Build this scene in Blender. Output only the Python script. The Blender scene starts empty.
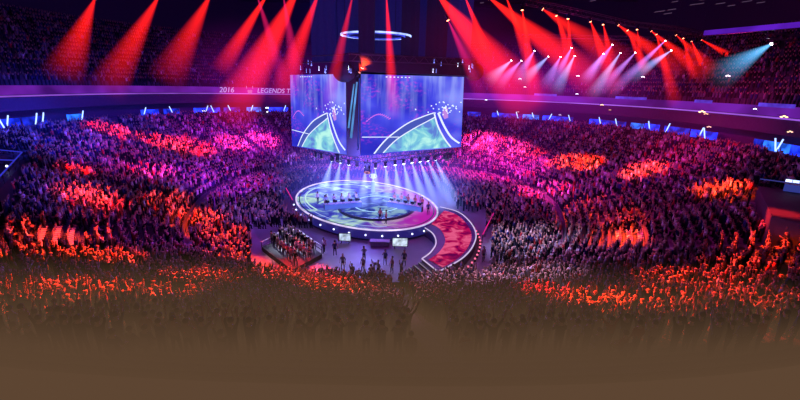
import bpy, bmesh, math, random
import numpy as np
from mathutils import Vector, Matrix
random.seed(7); rng = np.random.default_rng(7)
sc = bpy.context.scene; COL = sc.collection
sc.view_settings.view_transform = 'Standard'; sc.view_settings.look = 'None'
sc.cycles.use_denoising = True
sc.cycles.max_bounces = 4; sc.cycles.diffuse_bounces = 2; sc.cycles.volume_bounces = 0
sc.cycles.transparent_max_bounces = 64; sc.cycles.sample_clamp_indirect = 4
sc.cycles.volume_max_steps = 64

# ------------------------------------------------------------------ camera
F = 400.0; H = 18.0
PITCH = math.atan(114.6/F); ROLL = math.radians(1.5)
cam = bpy.data.cameras.new('camera'); cam.sensor_width = 36; cam.lens = 36*F/800
cam.clip_start = .2; cam.clip_end = 500
co = bpy.data.objects.new('camera', cam); COL.objects.link(co); sc.camera = co
co.matrix_world = Matrix.Translation((0, 0, H)) @ Matrix.Rotation(math.radians(90)-PITCH, 4, 'X') @ Matrix.Rotation(ROLL, 4, 'Z')
CW = co.matrix_world.copy(); CWI = CW.inverted(); CR = CW.to_3x3()
def ray(px, py): return CR @ Vector((px-400, -(py-200), -F))
def P(px, py, z=None, y=None):
    d = ray(px, py)
    t = (z-H)/d.z if z is not None else y/d.y
    return Vector((0, 0, H)) + d*t
def proj(p):
    q = CWI @ Vector(p)
    return 400+q.x/-q.z*F, 200-q.y/-q.z*F, -q.z

# ------------------------------------------------------------------ helpers
def tag(o, label=None, cat=None, group=None, kind=None):
    if label: o['label'] = label
    if cat: o['category'] = cat
    if group: o['group'] = group
    if kind: o['kind'] = kind
    return o
def empty(name, loc, rz=0, **k):
    o = bpy.data.objects.new(name, None); COL.objects.link(o)
    o.location = loc; o.rotation_euler.z = rz; o.empty_display_size = .1
    return tag(o, **k)
def link(name, bm, mat, parent=None, smooth=False, **k):
    me = bpy.data.meshes.new(name)
    if isinstance(bm, tuple): me.from_pydata([tuple(v) for v in bm[0]], [], bm[1])
    else:
        bmesh.ops.recalc_face_normals(bm, faces=bm.faces); bm.to_mesh(me); bm.free()
    if isinstance(mat, (list, tuple)):
        for m in mat: me.materials.append(m)
    else: me.materials.append(mat)
    if smooth: me.polygons.foreach_set('use_smooth', [True]*len(me.polygons))
    o = bpy.data.objects.new(name, me); COL.objects.link(o)
    if parent: o.parent = parent
    return tag(o, **k)
def copy_tree(o, parent=None):
    c = o.copy(); COL.objects.link(c); c.parent = parent
    for ch in list(o.children): copy_tree(ch, c)
    return c
def box(bm, c, s, rz=0, bev=0, M=None):
    m = Matrix.Translation(c) @ Matrix.Rotation(rz, 4, 'Z') @ Matrix.Diagonal((s[0], s[1], s[2], 1))
    if M: m = M @ m
    r = bmesh.ops.create_cube(bm, size=1, matrix=m)
    if bev:
        es = list({e for v in r['verts'] for e in v.link_edges})
        bmesh.ops.bevel(bm, geom=es, offset=bev, segments=2, affect='EDGES')
def tube(bm, a, b, r, r2=None, n=8):
    a, b = Vector(a), Vector(b); d = b-a
    if d.length < 1e-6: return
    m = Matrix.Translation((a+b)/2) @ d.to_track_quat('Z', 'Y').to_matrix().to_4x4()
    bmesh.ops.create_cone(bm, segments=n, radius1=r, radius2=r if r2 is None else r2, depth=d.length, cap_ends=True, matrix=m)
def B(): return bmesh.new()
def prism(bm, pts, z0, z1):
    lo = [bm.verts.new((p[0], p[1], z0)) for p in pts]; hi = [bm.verts.new((p[0], p[1], z1)) for p in pts]
    n = len(pts)
    for i in range(n): bm.faces.new((lo[i], lo[(i+1) % n], hi[(i+1) % n], hi[i]))
    f = bm.faces.new(hi); g = bm.faces.new(lo[::-1])
    bmesh.ops.triangulate(bm, faces=[f, g])
def strip(bm, pts, w, h, z=None, closed=False):          # flat ribbon of width w, thickness h along a path
    pts = [Vector(p) for p in pts]; n = len(pts); ring = []
    for i, p in enumerate(pts):
        a = pts[(i-1) % n] if (closed or i > 0) else p; b = pts[(i+1) % n] if (closed or i < n-1) else p
        t = (b-a); t.z = 0; t.normalize(); s = Vector((-t.y, t.x, 0))*w/2
        up = Vector((0, 0, h))
        ring.append([bm.verts.new(q) for q in (p-s, p+s, p+s+up, p-s+up)])
    for i in range(n if closed else n-1):
        a, b = ring[i], ring[(i+1) % n]
        for k in range(4): bm.faces.new((a[k], a[(k+1) % 4], b[(k+1) % 4], b[k]))
    if not closed: bm.faces.new(ring[0]); bm.faces.new(ring[-1][::-1])

# ------------------------------------------------------------------ materials
MC = {}
def nodes(name):
    m = bpy.data.materials.new(name); m.use_nodes = True; nt = m.node_tree; nt.nodes.clear()
    out = nt.nodes.new('ShaderNodeOutputMaterial'); return m, nt, out
def N(nt, t, **kw):
    n = nt.nodes.new('ShaderNode'+t)
    for k, v in kw.items():
        if k in n.inputs.keys(): n.inputs[k].default_value = v
        else: setattr(n, k, v)
    return n
def surf(name, col, rough=.6, metal=0, noise=.25, scale=3, emit=None, es=0):
    if name in MC: return MC[name]
    m, nt, out = nodes(name); L = nt.links.new
    b = N(nt, 'BsdfPrincipled'); b.inputs['Roughness'].default_value = rough; b.inputs['Metallic'].default_value = metal
    tc = N(nt, 'TexCoord'); no = N(nt, 'TexNoise'); no.inputs['Scale'].default_value = scale
    L(tc.outputs['Object'], no.inputs['Vector'])
    mx = N(nt, 'Mix'); mx.data_type = 'RGBA'
    mx.inputs[6].default_value = (*[c*(1-noise) for c in col], 1); mx.inputs[7].default_value = (*[min(1, c*(1+noise)) for c in col], 1)
    L(no.outputs['Fac'], mx.inputs[0]); L(mx.outputs[2], b.inputs['Base Color'])
    if emit: b.inputs['Emission Color'].default_value = (*emit, 1); b.inputs['Emission Strength'].default_value = es
    L(b.outputs[0], out.inputs[0]); MC[name] = m; return m
def glow(name, col, s=1.0, noise=0, scale=2):
    if name in MC: return MC[name]
    m, nt, out = nodes(name); L = nt.links.new
    e = N(nt, 'Emission'); e.inputs[0].default_value = (*col, 1); e.inputs[1].default_value = s
    if noise:
        tc = N(nt, 'TexCoord'); no = N(nt, 'TexNoise'); no.inputs['Scale'].default_value = scale
        mr = N(nt, 'MapRange'); mr.inputs[1].default_value = .35; mr.inputs[2].default_value = .65
        mr.inputs[3].default_value = s*(1-noise); mr.inputs[4].default_value = s*(1+noise)
        L(tc.outputs['Object'], no.inputs['Vector']); L(no.outputs['Fac'], mr.inputs[0]); L(mr.outputs[0], e.inputs[1])
    L(e.outputs[0], out.inputs[0]); MC[name] = m; return m
PAL = [(.02, .02, .025), (.05, .05, .06), (.62, .6, .58), (.06, .08, .2), (.3, .3, .33), (.45, .1, .08), (.03, .03, .03), (.55, .5, .42)]
def cloth_mat(name, src):
    m, nt, out = nodes(name); L = nt.links.new
    b = N(nt, 'BsdfDiffuse')
    if src == 'attr':
        a = N(nt, 'Attribute'); a.attribute_name = 'tone'; L(a.outputs['Color'], b.inputs[0])
    else:
        a = N(nt, 'ObjectInfo'); L(a.outputs['Color'], b.inputs[0])
    L(b.outputs[0], out.inputs[0]); return m
M_CROWD = cloth_mat('crowd_clothing', 'attr'); M_SHIRT = cloth_mat('shirt_cloth', 'obj')
M_SKIN = surf('skin', (.5, .3, .22), .6, noise=.08); M_TROU = surf('trouser_cloth', (.035, .04, .06), .9)
M_HAIR = surf('hair_fibre', (.04, .025, .015), .8); M_CONC = surf('terrace_concrete', (.07, .065, .075), .9, scale=.6)
M_FLOOR = surf('arena_floor', (.16, .15, .2), .45, noise=.3, scale=.4)
M_BLACK = surf('black_metal', (.012, .012, .016), .45, .3); M_DARK = surf('dark_paint', (.03, .03, .045), .7)
M_TRUSS = surf('truss_aluminium', (.12, .12, .15), .4, .7); M_ROOF = surf('roof_steel', (.02, .017, .03), .85)
M_WALL = surf('concourse_wall', (.05, .035, .07), .8); M_PLAS = surf('seat_plastic', (.35, .33, .36), .5)

def vol_common(nt, out, emis_sock, col, dens_sock=None, absorb=0.0005):
    L = nt.links.new
    e = N(nt, 'Emission'); e.inputs[0].default_value = (*col, 1); L(emis_sock, e.inputs[1])
    a = N(nt, 'VolumeAbsorption'); a.inputs[0].default_value = (0, 0, 0, 1); a.inputs[1].default_value = absorb
    if dens_sock: L(dens_sock, a.inputs[1])
    ad = N(nt, 'AddShader'); L(e.outputs[0], ad.inputs[0]); L(a.outputs[0], ad.inputs[1]); L(ad.outputs[0], out.inputs['Volume'])
def mth(nt, op, a, b=None, clamp=False):
    n = N(nt, 'Math'); n.operation = op; n.use_clamp = clamp
    for i, v in enumerate((a, b)):
        if v is None: continue
        if isinstance(v, (int, float)): n.inputs[i].default_value = v
        else: nt.links.new(v, n.inputs[i])
    return n.outputs[0]
TOPR = .05
def beam_mat(col, s, fade=1.0):
    key = ('beam', tuple(col), round(s, 3), fade)
    if key in MC: return MC[key]
    m, nt, out = nodes('light_shaft'); L = nt.links.new
    tc = N(nt, 'TexCoord'); sp = N(nt, 'SeparateXYZ'); L(tc.outputs['Object'], sp.inputs[0])
    t = mth(nt, 'MULTIPLY', sp.outputs[2], -1)
    r = mth(nt, 'SQRT', mth(nt, 'ADD', mth(nt, 'MULTIPLY', sp.outputs[0], sp.outputs[0]), mth(nt, 'MULTIPLY', sp.outputs[1], sp.outputs[1])))
    rz = mth(nt, 'ADD', mth(nt, 'MULTIPLY', t, 1-TOPR), TOPR)
    q = mth(nt, 'DIVIDE', r, rz); q = mth(nt, 'SUBTRACT', 1, mth(nt, 'MULTIPLY', q, q), True)
    fd = mth(nt, 'POWER', mth(nt, 'SUBTRACT', 1, t, True), fade)
    g = mth(nt, 'MULTIPLY', mth(nt, 'DIVIDE', mth(nt, 'MULTIPLY', q, fd), rz), s)
    vol_common(nt, out, g, col); m.cycles.volume_step_rate = .5
    MC[key] = m; return m
def cone_mesh():
    bm = B(); bmesh.ops.create_cone(bm, segments=16, radius1=1, radius2=TOPR, depth=1, cap_ends=True, matrix=Matrix.Translation((0, 0, -.5)))
    me = bpy.data.meshes.new('light_beam'); bm.to_mesh(me); bm.free(); return me
CONE = cone_mesh()
def beam(parent, p0, p1, R, col, s, fade=1.2):
    me = CONE.copy(); me.materials.append(beam_mat(col, s/R, fade))
    o = bpy.data.objects.new('light_beam', me); COL.objects.link(o)
    d = Vector(p1)-Vector(p0)
    mw = Matrix.Translation(p0) @ (-d).to_track_quat('Z', 'Y').to_matrix().to_4x4() @ Matrix.Diagonal((R, R, d.length, 1))
    if parent: o.parent = parent; bpy.context.view_layer.update(); o.matrix_basis = parent.matrix_world.inverted() @ mw
    else: o.matrix_basis = mw
    return o

# moving head light: yoke, housing, lens, beam
def fixture_parts():
    y = B(); box(y, (0, 0, .22), (.34, .3, .1), bev=.02)
    for s in (-1, 1): box(y, (s*.2, 0, .02), (.05, .12, .42), bev=.01)
    tube(y, (0, 0, .26), (0, 0, .42), .03)
    ym = link('yoke', y, M_BLACK)
    h = B(); tube(h, (0, 0, .18), (0, 0, -.2), .12, .16, 12); tube(h, (0, 0, .24), (0, 0, .18), .08, .12, 12); bmesh.ops.recalc_face_normals(h, faces=h.faces)
    hm = link('housing', h, M_BLACK); return ym.data, hm.data, ym, hm
YM, HM, _a, _b = fixture_parts()
bpy.data.objects.remove(_a); bpy.data.objects.remove(_b)
LM = {}
def lens_mesh(col, s):
    k = (tuple(col), s)
    if k not in LM:
        b = B(); bmesh.ops.create_uvsphere(b, u_segments=12, v_segments=6, radius=.15, matrix=Matrix.Translation((0, 0, -.2)) @ Matrix.Diagonal((1, 1, .35, 1)))
        me = bpy.data.meshes.new('lens'); b.to_mesh(me); b.free(); me.materials.append(glow('lamp_%d' % len(LM), col, s)); LM[k] = me
    return LM[k]
NB = [0]
def fixture(loc, aim, col, label, group, R=1.5, s=1.0, fade=1.2, lens=8, size=1.0, name='moving_head_light', beam_to=None, lc=None):
    e = empty(name, loc, label=label, cat='stage light', group=group)
    d = (Vector(aim)-Vector(loc)); q = (-d).to_track_quat('Z', 'Y')
    y = bpy.data.objects.new('yoke', YM); COL.objects.link(y); y.parent = e; y.scale = (size,)*3; y.rotation_euler.z = math.atan2(d.y, d.x)
    h = bpy.data.objects.new('housing', HM); COL.objects.link(h); h.parent = e; h.scale = (size,)*3
    h.rotation_mode = 'QUATERNION'; h.rotation_quaternion = q
    l = bpy.data.objects.new('lens', lens_mesh(lc or [min(1, c+.25) for c in col], lens)); COL.objects.link(l); l.parent = h
    if s > 0:
        dn = d.normalized(); bpy.context.view_layer.update()
        beam(e, Vector(loc)+dn*.3*size, Vector(loc)+d*1.35, R*1.15, col, s*1.25, fade)
    return e
def spot(loc, aim, col, power, ang, blend=.5, size=.5):
    l = bpy.data.lights.new('spot', 'SPOT'); l.energy = power; l.color = col; l.spot_size = ang; l.spot_blend = blend; l.shadow_soft_size = size
    o = bpy.data.objects.new('spot_lamp', l); COL.objects.link(o); o.location = loc
    o.rotation_euler = (Vector(aim)-Vector(loc)).to_track_quat('-Z', 'Y').to_euler(); return o

# ------------------------------------------------------------------ bowl
CX, CY, NEX = -3.0, 63.0, 2.4
A0, B0, A1, B1 = 27.0, 23.0, 53.0, 45.5
NR = 26
ZF = .8
def sp(v): return math.copysign(abs(v)**(2/NEX), v)
def ell(th, a, b): return CX+a*sp(math.cos(th)), CY+b*sp(math.sin(th))
def near(th):
    t = min(1, max(0, (-math.sin(th)-.2)/.6)); return t*t*(3-2*t)
def bk(th, k): n = near(th); return (B0+8*n)+(B1+6.5*n-B0-8*n)*k
def prof(th, k):                     # k in 0..1 along the rake
    n = near(th)
    a = A0+(A1-A0)*k; b = bk(th, k)
    z = ZF+k*(9.7*(1-n)+8.0*n)*(0.82+.18*k)
    x, y = ell(th, a, b); return Vector((x, y, z))
TH = [2*math.pi*i/240 for i in range(241)]
def loft(rings, closed=True):
    vs = []; fs = []; n = len(rings[0])
    for r in rings: vs += r
    for j in range(len(rings)-1):
        for i in range(n-1): fs.append((j*n+i, j*n+i+1, (j+1)*n+i+1, (j+1)*n+i))
    return vs, fs
rings = []
bz = Vector((0, 0, 0))
rings.append([Vector((*ell(t, A0, bk(t, 0)), 0)) for t in TH])
for k in range(NR+1):
    pr = [prof(t, k/NR) for t in TH]
    zl = [prof(t, max(0, k-1)/NR).z if k else ZF for t in TH]
    if k: rings.append([Vector((p.x, p.y, z)) for p, z in zip(pr, zl)])
    rings.append(pr)
link('lower_stand_terrace', loft(rings), M_CONC, kind='structure')
# floor
fb = B(); prism(fb, [ell(t, A0+.3, bk(t, 0)+.3) for t in TH[:-1]], -.3, 0); link('floor', fb, M_FLOOR, kind='structure')
# barrier around the floor
bb = B(); strip(bb, [Vector((*ell(t, A0+.1, bk(t, 0)+.1), ZF)) for t in TH[:-1]], .08, .5, closed=True); link('trim_1', bb, M_DARK, kind='structure')
# concourse wall, suite recess, ribbon fascia, upper stand (not on the camera's own side)
def arc(a, b, z, cut=-.86):
    out = []
    for i in range(181):
        th = -1.0+(math.pi+2.0)*i/180
        x, y = ell(th, a, b); out.append(Vector((x, y, z)))
    return out
link('wall_concourse', loft([arc(A1, B1, 9.0), arc(A1+.2, B1+.2, 10.7), arc(A1+3.2, B1+3.2, 10.75), arc(A1+3.2, B1+3.2, 12.9), arc(A1+.3, B1+.3, 13.0), arc(A1+.1, B1+.1, 15.3)]), M_WALL, kind='structure')
link('trim_2', loft([arc(A1-.1, B1-.1, 15.3), arc(A1-.1, B1-.1, 16.6), arc(A1+.4, B1+.4, 16.6)]), glow('ribbon_board_purple', (.12, .012, .30), .9, .5, .15), kind='structure')
link('trim_3', loft([arc(A1-.16, B1-.16, 15.0), arc(A1-.16, B1-.16, 15.22)]), glow('ribbon_line', (.34, .1, .75), .9, .4, .1), kind='structure')
UR = 16
ur = []
for k in range(UR+1):
    a = A1+.8+1.25*k; b = B1+.8+1.25*k; z = 16.6+.82*k
    if k: ur.append(arc(a, b, z-.82))
    ur.append(arc(a, b, z))
link('upper_stand_terrace', loft(ur), M_CONC, kind='structure')
link('wall_upper', loft([arc(A1+.8+1.25*UR, B1+.8+1.25*UR, 28), arc(A1+.8+1.25*UR, B1+.8+1.25*UR, 41)]), M_ROOF, kind='structure')
cb = B(); box(cb, (0, 70, 41.3), (170, 150, .5)); link('ceiling', cb, M_ROOF, kind='structure')

def hit(px, py, lift=0.0):            # where the sight line through a pixel meets the lower stand
    d = ray(px, py).normalized(); t = 5.0
    while t < 160:
        q = Vector((0, 0, H))+d*t
        dx, dy = q.x-CX, q.y-CY
        th = math.atan2(math.copysign((abs(dy)/B0)**(NEX/2), dy), math.copysign((abs(dx)/A0)**(NEX/2), dx))
        best = 0.0
        lo, hi = 0., 1.
        def inside(k):
            n = near(th); a = A0+(A1-A0)*k; b = bk(th, k)
            return abs(dx/a)**NEX+abs(dy/b)**NEX > 1
        if inside(0):
            for _ in range(14):
                m = (lo+hi)/2
                if inside(m): lo = m
                else: hi = m
            z = prof(th, lo).z
        else: z = 0
        if q.z <= z+lift: return q
        t += .25
    return q
def ring_at(px, a, b, z):             # point of a ring seen in pixel column px (far side)
    best = None
    for i in range(1400):
        th = -1.0+(math.pi+2.0)*i/1400
        x, y = ell(th, a, b)
        if y < 8: continue
        u, v, d = proj((x, y, z))
        if d > 0 and (best is None or abs(u-px) < best[0]): best = (abs(u-px), th, Vector((x, y, z)))
    th, p = best[1], best[2]
    q = Vector((*ell(th+.01, a, b), z)); t = (q-p).normalized()
    return p, math.atan2(t.y, t.x), th

# ------------------------------------------------------------------ people
def skin_person(pose, detail):
    seated = pose.get('seated', False)
    V = []; E_ = []; R_ = []; K = []
    def v(p, r, kind, par=None):
        V.append(p); R_.append(r); K.append(kind); i = len(V)-1
        if par is not None: E_.append((par, i))
        return i
    dz = -.47 if seated else 0
    pel = v((0, 0, .95+dz), .135, 't'); w = v((0, 0, 1.12+dz), .12, 's', pel); ch = v((0, .01, 1.33+dz), .145, 's', w)
    nk = v((0, 0, 1.49+dz), .05, 'k', ch)
    if detail:
        hd = v((0, .01, 1.56+dz), .07, 'k', nk); h2 = v((0, .02, 1.64+dz), .095, 'k', hd); v((0, .015, 1.71+dz), .075, 'k', h2)
    else: h2 = v((0, .02, 1.62+dz), .1, 'k', nk); v((0, .02, 1.7+dz), .08, 'k', h2)
    for s in (-1, 1):
        sh = v((s*.17, 0, 1.41+dz), .062, 's', ch)
        el, wr, ha = pose['arm'][0 if s < 0 else 1]
        e = v((s*el[0], el[1], el[2]+dz), .045, 's', sh); wi = v((s*wr[0], wr[1], wr[2]+dz), .032, 'k', e)
        hp = v((s*ha[0], ha[1], ha[2]+dz), .038, 'k', wi)
        if detail:
            d = (Vector(ha)-Vector(wr)).normalized(); side = Vector((0, 1, 0)).cross(d)
            if side.length < .1: side = Vector((1, 0, 0))
            side.normalize()
            for j, ln in enumerate((.07, .085, .09, .075)):
                b = Vector(ha)+d*.03+side*(-.03+.02*j)
                t = b+d*ln+side*(-.012+.008*j)+Vector((0, -.012, 0))
                a = v((s*b.x, b.y, b.z+dz), .0095, 'k', hp); v((s*t.x, t.y, t.z+dz), .008, 'k', a)
            b = Vector(wr)+d*.03-side*.045; t = b+d*.045-side*.02
            a = v((s*b.x, b.y, b.z+dz), .011, 'k', hp); v((s*t.x, t.y, t.z+dz), .009, 'k', a)
        if seated:
            hi = v((s*.09, .05, .47), .085, 't', pel); kn = v((s*.12, .44, .5), .062, 't', hi); an = v((s*.12, .42, .1), .042, 't', kn); v((s*.12, .56, .045), .04, 't', an)
        else:
            st = pose.get('step', 0)*s
            hi = v((s*.09, 0, .87), .09, 't', pel); kn = v((s*.11, .03+st*.5, .48), .06, 't', hi); an = v((s*.12, st, .09), .042, 't', kn); v((s*.13, .13+st, .045), .04, 't', an)
    me = bpy.data.meshes.new('p'); me.from_pydata(V, E_, []); o = bpy.data.objects.new('p', me); COL.objects.link(o)
    md = o.modifiers.new('s', 'SKIN'); md.use_smooth_shade = True
    for i, r in enumerate(R_): me.skin_vertices[0].data[i].radius = (r*(1.25 if K[i] == 's' and r > .1 else 1), r)
    for i in range(len(V)): me.skin_vertices[0].data[i].use_root = (i == 0)
    if detail: ss = o.modifiers.new('u', 'SUBSURF'); ss.levels = 1; ss.render_levels = 1
    dg = bpy.context.evaluated_depsgraph_get(); dg.update()
    out = bpy.data.meshes.new_from_object(o.evaluated_get(dg)); bpy.data.objects.remove(o)
    VA = np.array(V)
    vv = np.empty(len(out.vertices)*3); out.vertices.foreach_get('co', vv); vv = vv.reshape(-1, 3)
    near_ = [K[int(np.argmin(((VA-p)**2).sum(1)))] for p in vv]
    return out, near_, dz
UP = ((.24, .05, 1.62), (.2, .1, 1.86), (.19, .12, 1.95))
OUTV = ((.36, .05, 1.6), (.46, .08, 1.84), (.49, .09, 1.93))
DN = ((.26, -.02, 1.16), (.27, .08, .94), (.27, .11, .86))
CLAP = ((.27, .12, 1.17), (.1, .32, 1.27), (.05, .37, 1.32))
PHONE = ((.24, .18, 1.22), (.12, .38, 1.45), (.08, .42, 1.53))
LAP = ((.25, .05, 1.15), (.2, .28, 1.05), (.14, .34, 1.05))
POSES = [dict(arm=(UP, UP), w='standing with both arms straight up', step=.05), dict(arm=(OUTV, OUTV), w='standing with arms thrown wide overhead', step=.08),
         dict(arm=(DN, UP), w='standing with one arm raised', step=.04), dict(arm=(CLAP, CLAP), w='standing and clapping at chest height', step=.03),
         dict(arm=(DN, DN), w='standing with arms hanging down', step=.06), dict(arm=(DN, PHONE), w='standing with one forearm held out in front', step=.05),
         dict(arm=(LAP, LAP), w='seated with hands on knees', seated=True), dict(arm=(OUTV, OUTV), w='seated with both arms thrown up', seated=True)]
HQ = []
for ps in POSES:
    me, kinds, dz = skin_person(ps, True)
    bm = B(); bm.from_mesh(me)
    # nose and ears, in the same surface mesh
    for c, s in (((0, .118, 1.63+dz), (.013, .02, .022)), ((-.098, .015, 1.63+dz), (.012, .02, .03)), ((.098, .015, 1.63+dz), (.012, .02, .03))):
        bmesh.ops.create_icosphere(bm, subdivisions=1, radius=1, matrix=Matrix.Translation(c) @ Matrix.Diagonal((*s, 1)))
    nb = bpy.data.meshes.new('person_body'); bm.to_mesh(nb); bm.free()
    for m in (M_SHIRT, M_SKIN, M_TROU, M_HAIR): nb.materials.append(m)
    kk = kinds+['k']*(len(nb.vertices)-len(kinds)); mi = {'s': 0, 'k': 1, 't': 2}
    for p in nb.polygons:
        c = [kk[i] for i in p.vertices]; p.material_index = mi[max(set(c), key=c.count)]; p.use_smooth = True
    hb = B(); bmesh.ops.create_icosphere(hb, subdivisions=2, radius=1, matrix=Matrix.Translation((0, -.005, 1.68+dz)) @ Matrix.Diagonal((.112, .12, .115, 1)))
    bmesh.ops.delete(hb, geom=[v for v in hb.verts if v.co.z < 1.60+dz or (v.co.y > .05 and v.co.z < 1.69+dz)], context='VERTS')
    hm = bpy.data.meshes.new('hair'); hb.to_mesh(hm); hb.free(); hm.materials.append(M_HAIR)
    for p in hm.polygons: p.use_smooth = True
    ems = []
    for s in (-1, 1):
        eb = B(); bmesh.ops.create_icosphere(eb, subdivisions=1, radius=.012, matrix=Matrix.Translation((s*.036, .108, 1.655+dz)))
        em = bpy.data.meshes.new('eye'); eb.to_mesh(em); eb.free(); em.materials.append(M_BLACK); ems.append(em)
    HQ.append((nb, hm, ems))
COLN = {'black': (.015, .015, .02), 'white': (.52, .5, .5), 'grey': (.16, .16, .18), 'navy': (.025, .03, .1), 'red': (.35, .04, .04), 'cream': (.4, .34, .28)}
def person(loc, rz, pose, colour, label, group, scale=1.0, name='spectator', cat='person', color=None):
    nb, hm, em = HQ[pose]
    o = bpy.data.objects.new(name, nb); COL.objects.link(o); o.location = loc; o.rotation_euler.z = rz; o.scale = (scale,)*3
    o.color = (*(color or COLN[colour]), 1); tag(o, label, cat, group)
    for n_, m_ in (('hair', hm), ('eye', em[0]), ('eye', em[1])):
        h = bpy.data.objects.new(n_, m_); COL.objects.link(h); h.parent = o
    return o
# low detail variants for the uncountable crowd
def low_person(pose):
    me, kinds, dz = skin_person(pose, False); me.calc_loop_triangles()
    v = np.empty(len(me.vertices)*3); me.vertices.foreach_get('co', v); v = v.reshape(-1, 3)
    t = np.empty(len(me.loop_triangles)*3, dtype=np.int64); me.loop_triangles.foreach_get('vertices', t)
    return v, t.reshape(-1, 3), np.array([{'s': 0, 'k': 1, 't': 2}[k] for k in kinds])
LOW = [low_person(p) for p in POSES]
def tiny_person(up):
    V = []; T = []; K = []
    def seg(a, b, r0, r1, n, k):
        base = len(V); a, b = Vector(a), Vector(b); q = (b-a).to_track_quat('Z', 'Y')
        for c, r in ((a, r0), (b, r1)):
            for i in range(n):
                an = 2*math.pi*i/n; V.append(tuple(c+q @ Vector((math.cos(an)*r, math.sin(an)*r, 0)))); K.append(k)
        for i in range(n):
            j = (i+1) % n; T.append((base+i, base+j, base+n+j)); T.append((base+i, base+n+j, base+n+i))
        for i in range(1, n-1): T.append((base+n, base+n+i, base+n+i+1))
    seg((0, 0, 0), (0, 0, .85), .12, .15, 4, 2); seg((0, 0, .8), (0, 0, 1.45), .15, .2, 5, 0); seg((0, .02, 1.47), (0, .02, 1.72), .09, .1, 5, 1)
    for s in (-1, 1):
        if up: seg((s*.18, 0, 1.4), (s*.36, .05, 1.68), .05, .045, 3, 0); seg((s*.36, .05, 1.66), (s*.42, .08, 1.95), .045, .04, 3, 1)
        else: seg((s*.2, 0, 1.4), (s*.25, .05, 1.1), .05, .04, 3, 0)
    return np.array(V), np.array(T), np.array(K)
TINY = [tiny_person(True), tiny_person(False)]
def merge_crowd(name, plist, **k):
    VV = []; TT = []; CC = []; off = 0
    for (p, rz, sc_, kind, var, shirt) in plist:
        v, t, kd = (LOW[var] if kind == 'low' else TINY[var])
        c, s = math.cos(rz), math.sin(rz)
        w = v*sc_; x = w[:, 0]*c-w[:, 1]*s+p[0]; y = w[:, 0]*s+w[:, 1]*c+p[1]; z = w[:, 2]+p[2]
        VV.append(np.stack([x, y, z], 1)); TT.append(t+off); off += len(v)
        pal = np.array([shirt, (.32, .2, .15), (.02, .022, .035)]); CC.append(pal[kd])
    V = np.concatenate(VV).astype(np.float32); T = np.concatenate(TT).astype(np.int32); C = np.concatenate(CC).astype(np.float32)
    me = bpy.data.meshes.new(name); me.vertices.add(len(V)); me.vertices.foreach_set('co', V.ravel())
    me.loops.add(len(T)*3); me.loops.foreach_set('vertex_index', T.ravel())
    me.polygons.add(len(T)); me.polygons.foreach_set('loop_start', np.arange(0, len(T)*3, 3, dtype=np.int32)); me.polygons.foreach_set('loop_total', np.full(len(T), 3, dtype=np.int32))
    me.update(calc_edges=True)
    at = me.color_attributes.new('tone', 'FLOAT_COLOR', 'POINT'); at.data.foreach_set('color', np.concatenate([C, np.ones((len(C), 1), np.float32)], 1).ravel())
    me.materials.append(M_CROWD); o = bpy.data.objects.new(name, me); COL.objects.link(o); return tag(o, **k)
def inview(p, m=25, ymax=400):
    u, v, d = proj(p); return d > 1 and -m < u < 800+m and -m < v < ymax
names = list(COLN)
WTS = [.36, .09, .2, .19, .08, .08]
def pick(): return random.choices(names, WTS)[0]
# aisles: fixed directions; vomitory holes
AISLES = [i*math.pi/12+.06 for i in range(24)]
PLAT_L = [hit(2, 166), hit(24, 158)]
cand = []
def blocked(u, v):
    if u < 30 and 146 < v < 196 and v > 146 and (v-146) < (196-146)*(1-u/34)+10: return True      # gangway on the left
    if u > 752 and 182 < v < 226 and (u-745)/60 > (v-180)/130-.1: return True                          # platform on the right
    return False
for k in range(NR-1):
    kk = (k+.55)/NR
    # walk the row
    th = 0.0; pts = [prof(2*math.pi*i/1440, kk) for i in range(1441)]
    acc = 0; nxt = random.random()*.5
    for i in range(1440):
        a, b = pts[i], pts[i+1]; L_ = (b-a).length
        while nxt <= acc+L_:
            f = (nxt-acc)/L_; p = a.lerp(b, f); tht = 2*math.pi*(i+f)/1440
            nxt += .56
            if any(abs((tht-x+math.pi) % (2*math.pi)-math.pi)*36 < .5 for x in AISLES): continue
            if random.random() < .1: continue
            zz = prof(tht, k/NR).z; q = Vector((p.x+random.uniform(-.08, .08), p.y+random.uniform(-.05, .05), zz))
            u, v, d = proj(q+Vector((0, 0, 1)))
            if d < 2 or u < -20 or u > 820 or v > 338 or v < 60: continue
            if blocked(u, v): continue
            if 604 < u < 652 and 226 < v < 244 and d < 60: continue      # block of empty seats, right
            if 30 < u < 84 and 222 < v < 246: continue                   # block of empty seats, left
            cand.append((d, q, u, v, tht, k))
        acc += L_
cand.sort(key=lambda c: c[0])
def face_to(q): return math.atan2(62-q.y, -4-q.x)-math.pi/2
PW = [.17, .17, .16, .1, .14, .1, .12, .04]
def region(u, v):
    h = ['far left', 'left', 'centre left', 'centre', 'centre right', 'right', 'far right'][min(6, max(0, int(u/800*7)))]
    return h
NIND = 300
seat_spots = []
lab_used = {}
for c in cand[:NIND]:
    d, q, u, v, th, k = c
    pose = random.choices(range(8), PW)[0]; cn = pick()
    row = k+1
    lb = '%s-shirted spectator %s, row %d, %s of near stand' % (cn, POSES[pose]['w'].replace('standing with ', 'with ').replace('standing and ', '').replace('seated with ', 'seated, ').replace('held out in front', 'forward').replace('straight up', 'up'), row, region(u, v))
    o = person(q, face_to(q)+random.uniform(-.3, .3), pose, cn, lb, 'spectators in the near rows of the lower stand', random.uniform(.93, 1.06))
    lab_used.setdefault(lb, []).append(o)
    if POSES[pose].get('seated'): seat_spots.append((q, face_to(q), row, region(u, v), lb))
for lb, os_ in lab_used.items():
    if len(os_) > 1: pass
stuff = []
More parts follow.
